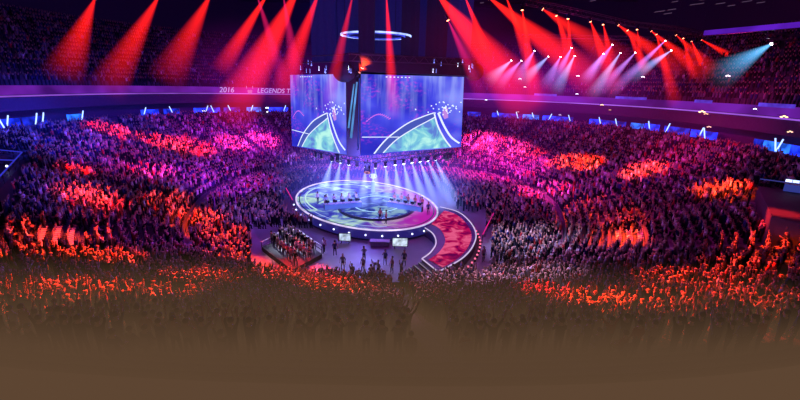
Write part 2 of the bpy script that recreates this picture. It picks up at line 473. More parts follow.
for c in cand[NIND:]:
    d, q, u, v, th, k = c
    shirt = COLN[pick()]
    if d < 58: stuff.append((q, face_to(q)+random.uniform(-.4, .4), random.uniform(.92, 1.06), 'low', random.choices(range(8), PW)[0], shirt))
    else: stuff.append((q, face_to(q)+random.uniform(-.4, .4), random.uniform(.92, 1.06), 'tiny', int(random.random() < .55), shirt))
# floor crowd around the stage (left, right, far), never on the open floor in front of it
def in_stage(x, y, m=0):
    dx, dy = x+4.8, y-62.5; return (dx/(11.5+m))**2+(dy/(13.5+m))**2 < 1
yy = 34.0
while yy < 88:
    xx = -30.0
    while xx < 26:
        x = xx+random.uniform(-.12, .12); y = yy+random.uniform(-.1, .1)
        thh = math.atan2(math.copysign((abs(y-CY)/B0)**(NEX/2), y-CY), math.copysign((abs(x-CX)/A0)**(NEX/2), x-CX))
        if abs((x-CX)/(A0-.8))**NEX+abs((y-CY)/(bk(thh, 0)-.8))**NEX < 1 and not in_stage(x, y, 2.2):
            u, v, d = proj((x, y, 1))
            front = (y < 56 and 250 < u < 492 and v > 222 and not (u > 447 and v > 270) and v < 300) or (v > 205 and 395 < u < 487 and v < 270)
            if not front and random.random() < .82 and -20 < u < 820:
                q = Vector((x, y, 0)); stuff.append((q, face_to(q)+random.uniform(-.5, .5), random.uniform(.92, 1.06), 'low' if d < 58 else 'tiny', random.choices(range(8), PW)[0] if d < 58 else int(random.random() < .5), COLN[pick()]))
        xx += .72
    yy += .85
merge_crowd('crowd', stuff, label='dense crowd of spectators filling the lower stands and floor around the round stage', cat='crowd', kind='stuff')
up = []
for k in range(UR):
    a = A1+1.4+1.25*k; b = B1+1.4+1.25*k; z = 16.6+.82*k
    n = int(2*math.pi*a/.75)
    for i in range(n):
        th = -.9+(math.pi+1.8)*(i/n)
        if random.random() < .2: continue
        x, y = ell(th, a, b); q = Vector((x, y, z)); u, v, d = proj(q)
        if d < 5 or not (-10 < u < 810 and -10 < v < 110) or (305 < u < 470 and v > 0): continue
        up.append((q, face_to(q), 1, 'tiny', int(random.random() < .2), COLN[random.choices(names, [.5, .02, .18, .25, .04, .01])[0]]))  # mostly dark shirts up here, standing in for the dim light
merge_crowd('upper_crowd', up, label='crowd of spectators dimmed by darker shirts in the upper stand above the purple ribbon board', cat='crowd', kind='stuff')

# ------------------------------------------------------------------ stadium seats (seated near spectators and empty blocks)
sb = B(); box(sb, (0, .02, .43), (.44, .42, .05), bev=.015)
seat_me = link('seat', sb, M_PLAS); sb = B(); box(sb, (0, -.2, .68), (.44, .05, .44), bev=.02); back_me = link('backrest', sb, M_PLAS)
sb = B(); box(sb, (0, -.05, .2), (.06, .3, .4), bev=.01); post_me = link('pedestal', sb, M_BLACK)
proto_seat = empty('stadium_seat', (0, 0, 0), label='seat', cat='seat')
for m_ in (seat_me, back_me, post_me): m_.parent = proto_seat
first_seat = [True]
def seat(loc, rz, label, group):
    o = proto_seat if first_seat[0] else copy_tree(proto_seat); first_seat[0] = False
    o.location = loc; o.rotation_euler.z = rz; tag(o, label, 'seat', group)
for q, rz, row, rg, lb in seat_spots:
    seat(q-Vector((math.cos(rz+math.pi/2), math.sin(rz+math.pi/2), 0))*.02, rz, 'occupied plastic seat in row %d, %s of near stand' % (row, rg), 'occupied stadium seats of the near stand')
def empties(u0, u1, v0, v1, dmax, where):
    n = 0
    for k in range(NR):
        kk = (k+.5)/NR; acc = 0; nxt = 0; pts = [prof(2*math.pi*i/1440, kk) for i in range(1441)]
        cnt = 0
        for i in range(1440):
            L_ = (pts[i+1]-pts[i]).length
            while nxt <= acc+L_:
                p = pts[i].lerp(pts[i+1], (nxt-acc)/L_); nxt += .58
                z = prof(2*math.pi*i/1440, k/NR).z; q = Vector((p.x, p.y, z)); u, v, d = proj(q+Vector((0, 0, .6)))
                if d > 2 and u0 < u < u1 and v0 < v < v1 and d < dmax and n < 110:
                    cnt += 1; n += 1
                    seat(q, face_to(q), 'empty red lit plastic seat %s, row %d, seat %d along' % (where, k+1, cnt), 'empty seats in the vacant block '+where)
            acc += L_
empties(610, 648, 228, 243, 60, 'in the right stand')
empties(34, 80, 224, 244, 60, 'in the left stand')

# ------------------------------------------------------------------ stage
SC = Vector((-4.9, 62.9)); 
stage_px = [(292, 197), (303, 210), (327, 221), (352, 228), (380, 231), (405, 230), (429, 223), (439, 213), (434, 203), (418, 194), (395, 186), (370, 181), (345, 180), (322, 184), (302, 190)]
def fit_ellipse(px, z):
    pt = np.array([tuple(P(a, b, z=z))[:2] for a, b in px]); c0 = pt.mean(0); q = pt-c0
    D = np.c_[q[:, 0]**2, q[:, 0]*q[:, 1], q[:, 1]**2, q[:, 0], q[:, 1]]
    A, Bc, C, D_, E2 = np.linalg.lstsq(D, np.ones(len(q)), rcond=None)[0]
    M = np.array([[A, Bc/2], [Bc/2, C]]); c = np.linalg.solve(-2*M, [D_, E2]); k = 1+c @ M @ c
    w, v = np.linalg.eigh(M/k); return c+c0, 1/np.sqrt(w), v
SCt, SAX, SV = fit_ellipse(stage_px, 1.3)
print('stage', SCt, SAX)
def st(th, f, z, off=(0, 0)):
    d = SV @ np.array([SAX[0]*f*math.cos(th), SAX[1]*f*math.sin(th)]); return Vector((SCt[0]+d[0]+off[0], SCt[1]+d[1]+off[1], z))
TS = [2*math.pi*i/96 for i in range(96)]
stage = empty('round_stage', (SCt[0], SCt[1], 0), label='large round stage with a glowing pale green and blue floor and white rim light', cat='stage')
off = Vector((-SCt[0], -SCt[1], 0))
def sl(name, bm, mat, parent=stage, **k):
    bmesh.ops.translate(bm, vec=off, verts=bm.verts); return link(name, bm, mat, parent, **k)
b_ = B(); prism(b_, [st(t, 1.0, 0) for t in TS], 0, 1.22); sl('plinth', b_, surf('stage_skirt', (.06, .05, .16), .5, emit=(.05, .04, .5), es=.25))
def floor_led(name, c1, c2, c3, s, scale):
    m, nt, out = nodes(name); L = nt.links.new
    tc = N(nt, 'TexCoord'); mp = N(nt, 'Mapping'); L(tc.outputs['Object'], mp.inputs[0]); mp.inputs['Location'].default_value = (3.1, 1.7, 0)
    no = N(nt, 'TexNoise'); no.inputs['Scale'].default_value = scale; no.inputs['Detail'].default_value = 5; no.inputs['Distortion'].default_value = 1.2
    L(mp.outputs[0], no.inputs['Vector'])
    r = N(nt, 'ValToRGB'); e = r.color_ramp.elements; e[0].position = .38; e[0].color = (*c1, 1); e[1].position = .62; e[1].color = (*c3, 1)
    x = e.new(.5); x.color = (*c2, 1)
    L(no.outputs['Fac'], r.inputs[0]); em = N(nt, 'Emission'); em.inputs[1].default_value = s; L(r.outputs[0], em.inputs[0]); L(em.outputs[0], out.inputs[0]); return m
b_ = B(); prism(b_, [st(t, .975, 0) for t in TS], 1.22, 1.27)
LEDM = floor_led('stage_led_floor', (.05, .05, .55), (.13, .2, .75), (.6, .95, .72), .78, .32)
# LED floor turns from green on the left to magenta on the right
nt = LEDM.node_tree; em = [n for n in nt.nodes if n.type == 'EMISSION'][0]; r = [n for n in nt.nodes if n.type == 'VALTORGB'][0]
tc = [n for n in nt.nodes if n.type == 'TEX_COORD'][0]; s_ = N(nt, 'SeparateXYZ'); nt.links.new(tc.outputs['Object'], s_.inputs[0])
mr = N(nt, 'MapRange'); mr.inputs[1].default_value = 0; mr.inputs[2].default_value = 8; nt.links.new(s_.outputs[0], mr.inputs[0])
mx = N(nt, 'Mix'); mx.data_type = 'RGBA'; mx.inputs[7].default_value = (.6, .02, .5, 1); nt.links.new(mr.outputs[0], mx.inputs[0]); nt.links.new(r.outputs[0], mx.inputs[6])
nt.links.new(mx.outputs[2], em.inputs[0])
sl('led_floor', b_, LEDM)
b_ = B(); strip(b_, [st(t, .99, 1.24) for t in TS], .22, .12, closed=True); sl('rim_light', b_, glow('rim_white', (.75, .62, 1), 1.0, .4, .4))
b_ = B(); strip(b_, [st(t, .945, 1.275) for t in TS], .16, .02, closed=True); sl('groove', b_, M_BLACK)
b_ = B(); strip(b_, [st(t, .88, 1.28) for t in TS[4:70]], .12, .03); sl('inner_line', b_, glow('line_pale', (.4, .5, 1), .9))
b_ = B(); strip(b_, [st(t, .72, 1.28, (-1.5, .5)) for t in TS[20:64]], .2, .03); sl('sweep_line', b_, glow('line_green', (.6, .95, .8), .9))
b_ = B(); strip(b_, [st(t, 1.0, .1) for t in TS], .45, .05, closed=True); sl('base_trim', b_, M_BLACK)
for i in range(34):                      # little lamps along the front skirt
    t = 2*math.pi*i/34; p = st(t, 1.03, .78); u, v, d = proj(p)
    q = st(t, .9, 1.2); 
    if proj(st(t, 1.0, 1))[1] < 200: continue
    b_ = B(); bmesh.ops.create_icosphere(b_, subdivisions=1, radius=.13, matrix=Matrix.Translation(p)); sl('skirt_lamp', b_, glow('skirt_white', (.6, .65, 1), 3))
# raised inner platform
inner = empty('inner_platform', (*P(377, 206, z=1.3)[:2], 1.27), label='raised oval inner platform with dark rim at the middle of the stage', cat='platform')
ic = P(377, 206, z=1.3)
def ist(t, f, z): return Vector((ic.x+5.6*f*math.cos(t), ic.y+6.6*f*math.sin(t), z))
offi = Vector((-ic.x, -ic.y, -1.27))
def il(name, bm, mat): bmesh.ops.translate(bm, vec=offi, verts=bm.verts); return link(name, bm, mat, inner)
b_ = B(); prism(b_, [ist(t, 1, 0) for t in TS], 1.27, 1.62); il('base', b_, surf('platform_rim', (.03, .03, .09), .4))
b_ = B(); prism(b_, [ist(t, .95, 0) for t in TS], 1.62, 1.66); il('led_top', b_, floor_led('inner_led', (.03, .05, .35), (.08, .14, .7), (.35, .6, .8), .7, .5))
b_ = B(); strip(b_, [ist(t, .6, 1.67) for t in TS], .12, .04, closed=True); il('ring_line', b_, glow('ring_cyan', (.4, .7, 1), 1.2))

# curved red walkway
outer = [(440, 207), (458, 212), (470, 222), (476, 234), (473, 246), (464, 257), (450, 266), (438, 272)]
inn = [(422, 259), (431, 252), (436, 243), (433, 234), (425, 228)]
ZW = 1.1
def smooth_path(px, z, n=6):
    pt = [P(a, b, z=z) for a, b in px]; out = []
    for i in range(len(pt)-1):
        p0 = pt[max(0, i-1)]; p1 = pt[i]; p2 = pt[i+1]; p3 = pt[min(len(pt)-1, i+2)]
        for j in range(n):
            t = j/n; out.append(.5*((2*p1)+(p2-p0)*t+(2*p0-5*p1+4*p2-p3)*t*t+(3*p1-p0-3*p2+p3)*t**3))
    out.append(pt[-1]); return out
po = smooth_path(outer, ZW); pi_ = smooth_path(inn, ZW)
walk = empty('curved_walkway', (7, 47, 0), label='curved walkway hooking off the right of the round stage with a glowing red floor', cat='walkway')
wo = Vector((-7, -47, 0))
def wl(name, bm, mat, par=walk): bmesh.ops.translate(bm, vec=wo, verts=bm.verts); return link(name, bm, mat, par)
b_ = B(); prism(b_, [p.to_tuple() for p in po+pi_], 0, ZW-.02); wl('deck', b_, surf('walk_deck', (.05, .03, .12), .5))
cen = sum(po+pi_, Vector())/len(po+pi_)
# inset LED: between lines shifted toward the middle
m_ = len(po); mid = []
def resample(pl, n):
    L_ = [0]
    for a, b in zip(pl, pl[1:]): L_.append(L_[-1]+(b-a).length)
    out = []
    for i in range(n):
        s = L_[-1]*i/(n-1); j = max(k for k in range(len(L_)) if L_[k] <= s+1e-9); j = min(j, len(pl)-2)
        out.append(pl[j].lerp(pl[j+1], (s-L_[j])/(L_[j+1]-L_[j])))
    return out
ra = resample(po, 24); rb = resample(pi_[::-1], 24)
v1 = [a.lerp(b, .12)+Vector((0, 0, .0)) for a, b in zip(ra, rb)][1:-1]; v2 = [a.lerp(b, .78) for a, b in zip(ra, rb)][1:-1]
b_ = B(); A_ = [[b_.verts.new((p.x, p.y, ZW+h)) for p in r_] for h in (-.03, .03) for r_ in (v1, v2)]
for i in range(len(v1)-1): b_.faces.new((A_[2][i], A_[2][i+1], A_[3][i+1], A_[3][i])); b_.faces.new((A_[0][i], A_[0][i+1], A_[2][i+1], A_[2][i])); b_.faces.new((A_[1][i], A_[1][i+1], A_[3][i+1], A_[3][i]))
wl('led_floor', b_, floor_led('walk_led', (.16, .0, .09), (.62, .006, .12), (.95, .12, .3), .8, .6))
b_ = B(); strip(b_, [p for p in po], .13, .06); wl('outer_light', b_, glow('walk_line', (.75, .6, .95), .9))
b_ = B(); strip(b_, [p for p in pi_], .13, .06); wl('inner_light', b_, MC['walk_line'])
b_ = B(); strip(b_, [po[-1], pi_[0]], .13, .06); wl('end_light', b_, MC['walk_line'])
# steps
steps = empty('stage_steps', (4, 41, 0), label='short flight of steps with pale edges leading up to the tip of the walkway', cat='steps')
e0, e1 = pi_[0].copy(), po[-1].copy(); along = (e1-e0); nrm = Vector((along.y, -along.x, 0)).normalized()
if (nrm.dot(cen-e0)) > 0: nrm = -nrm
for i in range(5):
    zt = ZW-.02-(i+1)*.18; a = e0+nrm*(.02+i*.55); b = e1+nrm*(.02+i*.55)
    b_ = B(); prism(b_, [a.lerp(b, .08).to_tuple(), a.lerp(b, .92).to_tuple(), (a.lerp(b, .92)+nrm*.53).to_tuple(), (a.lerp(b, .08)+nrm*.53).to_tuple()], 0, zt)
    bmesh.ops.translate(b_, vec=(-4, -41, 0), verts=b_.verts); t_ = link('step', b_, M_DARK, steps)
    b_ = B(); q0 = a.lerp(b, .08)+nrm*.47; q1 = a.lerp(b, .92)+nrm*.47; q0.z = q1.z = zt
    strip(b_, [q0, q1], .1, .03); bmesh.ops.translate(b_, vec=(-4, -41, 0), verts=b_.verts); link('nosing', b_, glow('nosing_white', (.5, .42, .6), .5), t_)

# stage front monitors
def panel(px, py, w, h, z, label, tint):
    p = P(px, py, z=z); e = empty('floor_monitor', (p.x, p.y, 0), math.radians(random.uniform(-3, 3)), label=label, cat='screen', group='floor monitors at the stage front')
    b_ = B(); box(b_, (0, 0, z), (w+.16, .12, h+.16), bev=.03); link('frame', b_, M_BLACK, e)
    b_ = B(); box(b_, (0, -.07, z), (w, .02, h)); link('display', b_, glow('monitor_'+str(px), tint, 1, .5, 1.5), e)
    for s in (-1, 1):
        b_ = B(); tube(b_, (s*w*.35, 0, 0), (s*w*.35, 0, z-h/2), .04); box(b_, (s*w*.35, 0, .02), (.1, .6, .04)); link('leg', b_, M_BLACK, e)
panel(345, 237, 1.3, .85, .75, 'small bright display standing before the left front of the round stage', (.45, .55, .75))
panel(400, 242, 1.7, .95, .75, 'wider pale display standing before the right front of the round stage', (.55, .65, .8))
b_ = B(); pp = P(380, 243, z=.3); box(b_, (pp.x, pp.y, .3), (2.2, .8, .55), rz=0, bev=.05); box(b_, (pp.x, pp.y, .6), (2.3, .9, .05), bev=.01)
link('equipment_case', b_, surf('case_top', (.4, .45, .5), .5), label='long pale topped equipment case between the two floor monitors', cat='case')

# performers, desks and crew
def desk(name, c, rz, w, label, n, g):
    e = empty(name, c, rz, label=label, cat='desk', group=g)
    b_ = B(); box(b_, (0, 0, .74), (w, .7, .05), bev=.01); link('desktop', b_, surf('desk_white', (.4, .4, .5), .4), e)
    b_ = B(); box(b_, (0, -.3, .38), (w*.98, .04, .68)); link('front_panel', b_, surf('desk_front', (.05, .06, .25), .4, emit=(.1, .2, .9), es=.6), e)
    for s in (-1, 1): b_ = B(); box(b_, (s*(w/2-.05), 0, .36), (.05, .6, .72)); link('side_panel', b_, M_DARK, e)
    return e
def monitor(c, rz, label, col=(.4, .6, 1)):
    e = empty('desk_monitor', c, rz, label=label, cat='monitor', group='monitors on the stage and production desks')
    b_ = B(); box(b_, (0, 0, .28), (.55, .03, .33), bev=.008); link('casing', b_, M_BLACK, e)
    b_ = B(); box(b_, (0, .02, .28), (.5, .01, .28)); link('display', b_, glow('mon_%.1f%.1f' % col[:2], col, 2.5), e)
    b_ = B(); box(b_, (0, 0, .01), (.22, .16, .02)); tube(b_, (0, 0, .02), (0, 0, .14), .02); link('stand', b_, M_BLACK, e)
for side, (u0, v0, rz) in enumerate(((343, 208, math.radians(20)), (405, 209, math.radians(-25)))):
    c = P(u0, v0, z=1.66); who = 'left' if side == 0 else 'right'
    desk('player_desk', c, rz, 5.2, 'long player desk with blue lit front on the %s half of the inner platform' % who, 5, 'player desks')
    for j in range(5):
        R_ = Matrix.Rotation(rz, 3, 'Z'); ordn = ['leftmost', 'second from left', 'middle', 'fourth from left', 'rightmost'][j]
        m = c+R_ @ Vector((-2.1+j*1.05, .0, .765)); monitor(m, rz+0, 'small blue lit monitor, %s on the %s player desk' % (ordn, who))
        q = c+R_ @ Vector((-2.1+j*1.05, .95, 0))
        person(q, rz+math.pi, [4, 3, 5, 4, 2][j], 'navy' if side == 0 else 'red', '%s player standing %s behind the %s desk on stage' % ('pale shirted' if side == 0 else 'red shirted', ordn, who), 'players on the stage',
               1.05, name='player', color=(.6, .7, .9) if side == 0 else (.75, .2, .2))
# trophy plinth
tp = P(373, 192, z=1.66); e = empty('trophy_plinth', tp, label='tall white lit pedestal carrying a cup at the back of the stage', cat='pedestal')
b_ = B(); tube(b_, (0, 0, 0), (0, 0, 1.6), .35, .22, 12); tube(b_, (0, 0, 1.6), (0, 0, 1.7), .32, .32, 12); link('pedestal', b_, glow('ped_white', (.3, .5, .9), .8), e)
tr = tp+Vector((0, 0, 1.7)); e = empty('trophy', tr, label='silver two handled cup on top of the white lit pedestal', cat='trophy')
b_ = B()
for z0, z1, r0, r1 in ((0, .12, .3, .2), (.12, .4, .07, .07), (.4, .65, .1, .34), (.65, 1.15, .34, .3), (1.15, 1.2, .36, .36)): tube(b_, (0, 0, z0), (0, 0, z1), r0, r1, 16)
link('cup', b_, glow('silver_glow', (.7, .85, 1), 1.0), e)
for s in (-1, 1):
    b_ = B(); pts = [(s*.3, 0, 1.1), (s*.55, 0, 1.05), (s*.55, 0, .75), (s*.25, 0, .55)]
    for a, b in zip(pts, pts[1:]): tube(b_, a, b, .035)
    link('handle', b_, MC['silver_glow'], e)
# light posts over the stage
stand = [('standing host in pale clothes on the left of the stage', 318, 204, 5, (.9, .95, 1)), ('second host in white on the left of the stage', 325, 208, 4, (.8, .9, 1)),
         ('presenter in red at the front of the inner platform', 386, 224, 4, (.8, .25, .3)), ('presenter in pink beside the red presenter', 380, 222, 5, (.9, .4, .5)),
         ('figure in dark blue at the right rim of the stage', 428, 215, 4, (.1, .15, .4)), ('figure in magenta near the right rim of the stage', 420, 210, 2, (.7, .2, .5))]
for lb, u, v, po_, c in stand: person(P(u, v, z=1.28), face_to(P(u, v, z=1.3))+random.uniform(-1, 1)+2.5, po_, 'white', lb, 'people on the round stage', 1.05, name='presenter', color=c)
crew = [(343, 270, (.2, .2, .25), 'dark clothed crew member on the open floor below the left display'), (324, 253, (.75, .75, .85), 'crew member in white standing alone at the end of the spectator pit'),
        (335, 256, (.15, .12, .3), 'crew member in navy beside the one in white'), (352, 281, (.12, .1, .12), 'crew member in black nearest the near stand on the left'),
        (363, 272, (.3, .18, .25), 'crew member in maroon leaning near the camera dolly'), (371, 282, (.1, .1, .15), 'crew member in black behind the camera dolly'),
        (378, 277, (.35, .3, .35), 'crew member in grey operating the camera dolly'), (385, 265, (.12, .12, .3), 'crew member in dark blue by the equipment case'),
        (392, 273, (.3, .15, .15), 'crew member in brown midway to the steps'), (401, 279, (.12, .1, .12), 'crew member in black left of the steps'),
        (404, 266, (.15, .15, .2), 'crew member below the wider display'), (364, 262, (.4, .4, .45), 'crew member in light grey in the middle of the open floor'),
        (452, 281, (.7, .65, .75), 'steward in white right of the walkway tip'), (446, 284, (.15, .12, .2), 'steward in black right of the walkway tip'),
        (461, 277, (.3, .3, .4), 'steward in grey outside the walkway bend'), (414, 286, (.15, .1, .12), 'steward in black below the steps'),
        (483, 262, (.4, .2, .3), 'steward in purple by the right barrier'), (310, 262, (.15, .15, .25), 'steward in navy below the spectator pit')]
for i, (u, v, c, lb) in enumerate(crew):
    q = P(u, v, z=0); 
    person(q, random.uniform(0, 6.28), [4, 5, 4, 2, 4, 3][i % 6], 'grey', lb, 'crew on the open floor', random.uniform(.97, 1.05), name='crew_member', color=c)
# camera dolly
q = P(374, 274, z=0); e = empty('camera_dolly', q, .4, label='wheeled camera pedestal with a broadcast camera on the open floor', cat='camera')
b_ = B(); tube(b_, (0, 0, .2), (0, 0, 1.1), .09, .06, 10); link('column', b_, M_BLACK, e)
b_ = B(); box(b_, (0, 0, .17), (.9, .9, .06), bev=.02); link('base', b_, M_DARK, e)
for sx in (-1, 1):
    for sy in (-1, 1): b_ = B(); tube(b_, (sx*.38-.03, sy*.38, .08), (sx*.38+.03, sy*.38, .08), .08, n=12); link('wheel', b_, M_BLACK, e)
b_ = B(); box(b_, (0, 0, 1.25), (.28, .7, .3), bev=.03); tube(b_, (0, .35, 1.25), (0, .65, 1.25), .1, .12, 12); link('camera_body', b_, surf('camera_grey', (.2, .2, .24), .4), e)

# spectator pit, left front: sunken black platform with rows of white lit people and laptops
pit_px = [(262, 247), (292, 232), (322, 254), (292, 270)]
pc = [P(a, b, z=.5) for a, b in pit_px]; pcen = sum(pc, Vector())/4
b_ = B(); prism(b_, [p.to_tuple() for p in pc], 0, .5); link('seating_platform', b_, surf('platform_black', (.012, .012, .02), .8), label='low black platform with rows of guests left of the open floor', cat='platform')
d1 = (pc[2]-pc[1]); d2 = (pc[0]-pc[1])
rz = math.atan2(d1.y, d1.x)
for r_ in range(3):
    for c_ in range(8):
        if random.random() < .1: continue
        q = pc[1]+d1*(.1+c_*.115)+d2*(.2+r_*.28); q.z = .5
        cn = random.choice(['white', 'grey', 'white', 'cream', 'black'])
        person(q, face_to(q)+random.uniform(-.4, .4), random.choice([3, 4, 5, 4]), cn, '%s shirted guest, %s in the %s row of the low platform' % (cn, ['first', 'second', 'third', 'fourth', 'fifth', 'sixth', 'seventh', 'eighth'][c_], ['back', 'middle', 'front'][r_]), 'guests on the low platform', 1, name='guest')
def rail(pts, name, label, mat, h=1.0, posts=True, grp=None):
    c0 = Vector(pts[0]); e = empty(name, c0, label=label, cat='railing', group=grp)
    b_ = B()
    for a, b in zip(pts, pts[1:]): tube(b_, Vector(a)-c0+Vector((0, 0, h)), Vector(b)-c0+Vector((0, 0, h)), .06)
    link('top_rail', b_, mat, e)
    b_ = B()
    for a, b in zip(pts, pts[1:]): tube(b_, Vector(a)-c0+Vector((0, 0, h*.5)), Vector(b)-c0+Vector((0, 0, h*.5)), .03)
    link('mid_rail', b_, M_BLACK, e)
    for p in pts: b_ = B(); tube(b_, Vector(p)-c0, Vector(p)-c0+Vector((0, 0, h)), .035); link('post', b_, M_BLACK, e)
def seg_pts(a, b, n): return [a.lerp(b, i/n) for i in range(n+1)]
GP = glow('rail_pink', (.9, .02, .3), 1.0)
rail(seg_pts(P(282, 186, z=.0), P(293, 207, z=.0), 6), 'lit_barrier', 'pink lit crowd barrier along the left of the round stage', GP, 1.1)
rail(seg_pts(P(500, 206, z=0), P(482, 243, z=0), 8), 'lit_barrier', 'red lit crowd barrier slanting down right of the curved walkway', GP, 1.1)
rail(seg_pts(P(262, 250, z=.5), P(292, 233, z=.5), 4), 'platform_rail', 'grey railing along the back left edge of the low platform', surf('rail_grey', (.5, .5, .6), .4), .9)
rail(seg_pts(P(293, 233, z=.5), P(322, 254, z=.5), 5), 'platform_rail', 'grey railing along the stage side of the low platform', MC['rail_grey'], .9)
# red dots along the walkway's outer side
for i in range(3, len(ra)-1):
    p = ra[i]+(ra[i]-rb[i]).normalized()*.7; p.z = 0
    e = empty('floor_lamp', p, label='small red floor lamp outside the walkway bend, %s along' % (['nearest the stage', 'mid bend', 'near the tip'][min(2, i//8)]), cat='lamp', group='red floor lamps along the walkway')
    b_ = B(); tube(b_, (0, 0, 0), (0, 0, .3), .12, .1); link('base', b_, M_BLACK, e)
    b_ = B(); bmesh.ops.create_icosphere(b_, subdivisions=1, radius=.13, matrix=Matrix.Translation((0, 0, .36))); link('bulb', b_, glow('bulb_red', (1, .15, .3), 1.5), e)

# ------------------------------------------------------------------ central hanging screens
YN, YR, YL = 55.0, 64.4, 62.8
Rt = (P(361, 74, y=YN), P(464, 77, y=YR), P(461, 147, y=YR), P(358.5, 156, y=YN))
Lt = (P(290, 75, y=YL), P(346, 74, y=YN), P(347.5, 155, y=YN), P(292, 146, y=YL))
zt = (Rt[0].z+Rt[1].z+Lt[0].z)/3; zb = (Rt[2].z+Rt[3].z+Lt[3].z)/3
print('screen z', [p.z for p in Rt+Lt])
def screen_mat(name):
    m, nt, out = nodes(name); L = nt.links.new
    tc = N(nt, 'TexCoord'); sp_ = N(nt, 'SeparateXYZ'); L(tc.outputs['UV'], sp_.inputs[0])
    no = N(nt, 'TexNoise'); no.inputs['Scale'].default_value = 2.2; no.inputs['Detail'].default_value = 2; L(tc.outputs['UV'], no.inputs['Vector'])
    r = N(nt, 'ValToRGB'); e = r.color_ramp.elements; e[0].position = .3; e[0].color = (.02, .02, .5, 1); e[1].position = .74; e[1].color = (.22, .26, .95, 1)
    x = e.new(.5); x.color = (.06, .065, .78, 1)
    ad = mth(nt, 'ADD', no.outputs['Fac'], mth(nt, 'MULTIPLY', mth(nt, 'SUBTRACT', sp_.outputs[0], .5), .22)); L(ad, r.inputs[0])
    # magenta crowd speckle on the left part
    n2 = N(nt, 'TexNoise'); n2.inputs['Scale'].default_value = 28; n2.inputs['Detail'].default_value = 3; L(tc.outputs['UV'], n2.inputs['Vector'])
    n3 = N(nt, 'TexNoise'); n3.inputs['Scale'].default_value = 3.5; L(tc.outputs['UV'], n3.inputs['Vector'])
    f = mth(nt, 'MULTIPLY', mth(nt, 'MULTIPLY', mth(nt, 'SUBTRACT', n2.outputs['Fac'], .48), 5, True), mth(nt, 'MULTIPLY', mth(nt, 'SUBTRACT', n3.outputs['Fac'], .46), 7, True))
    f = mth(nt, 'MULTIPLY', f, mth(nt, 'SUBTRACT', 1.1, sp_.outputs[0], True), True)
    mx = N(nt, 'Mix'); mx.data_type = 'RGBA'; mx.inputs[7].default_value = (.5, .04, .75, 1); L(f, mx.inputs[0]); L(r.outputs[0], mx.inputs[6])
    # vertical light shafts from the top
    wv = N(nt, 'TexNoise'); wv.inputs['Scale'].default_value = 1; wv.inputs['Detail'].default_value = 3
    mp = N(nt, 'Mapping'); mp.inputs['Scale'].default_value = (14, 1.2, 1); L(tc.outputs['UV'], mp.inputs[0]); L(mp.outputs[0], wv.inputs['Vector'])
    sh = mth(nt, 'MULTIPLY', mth(nt, 'MULTIPLY', mth(nt, 'SUBTRACT', wv.outputs['Fac'], .45), 3.5, True), mth(nt, 'MULTIPLY', mth(nt, 'SUBTRACT', sp_.outputs[1], .35), 1.1, True), True)
    m2 = N(nt, 'Mix'); m2.data_type = 'RGBA'; m2.inputs[7].default_value = (.42, .5, 1, 1); L(sh, m2.inputs[0]); L(mx.outputs[2], m2.inputs[6])
    em_ = N(nt, 'Emission'); em_.inputs[1].default_value = 1.05; L(m2.outputs[2], em_.inputs[0]); L(em_.outputs[0], out.inputs[0]); return m
SM = screen_mat('screen_picture')
hang = empty('hanging_scoreboard', ((Rt[1].x+Lt[0].x)/2, 62, 0), label='huge hanging video cube with two bright blue screens over the stage', cat='scoreboard')
ho = -Vector(hang.location)
def hl(name, bm, mat, par=hang, **k): bmesh.ops.translate(bm, vec=ho, verts=bm.verts); return link(name, bm, mat, par, **k)
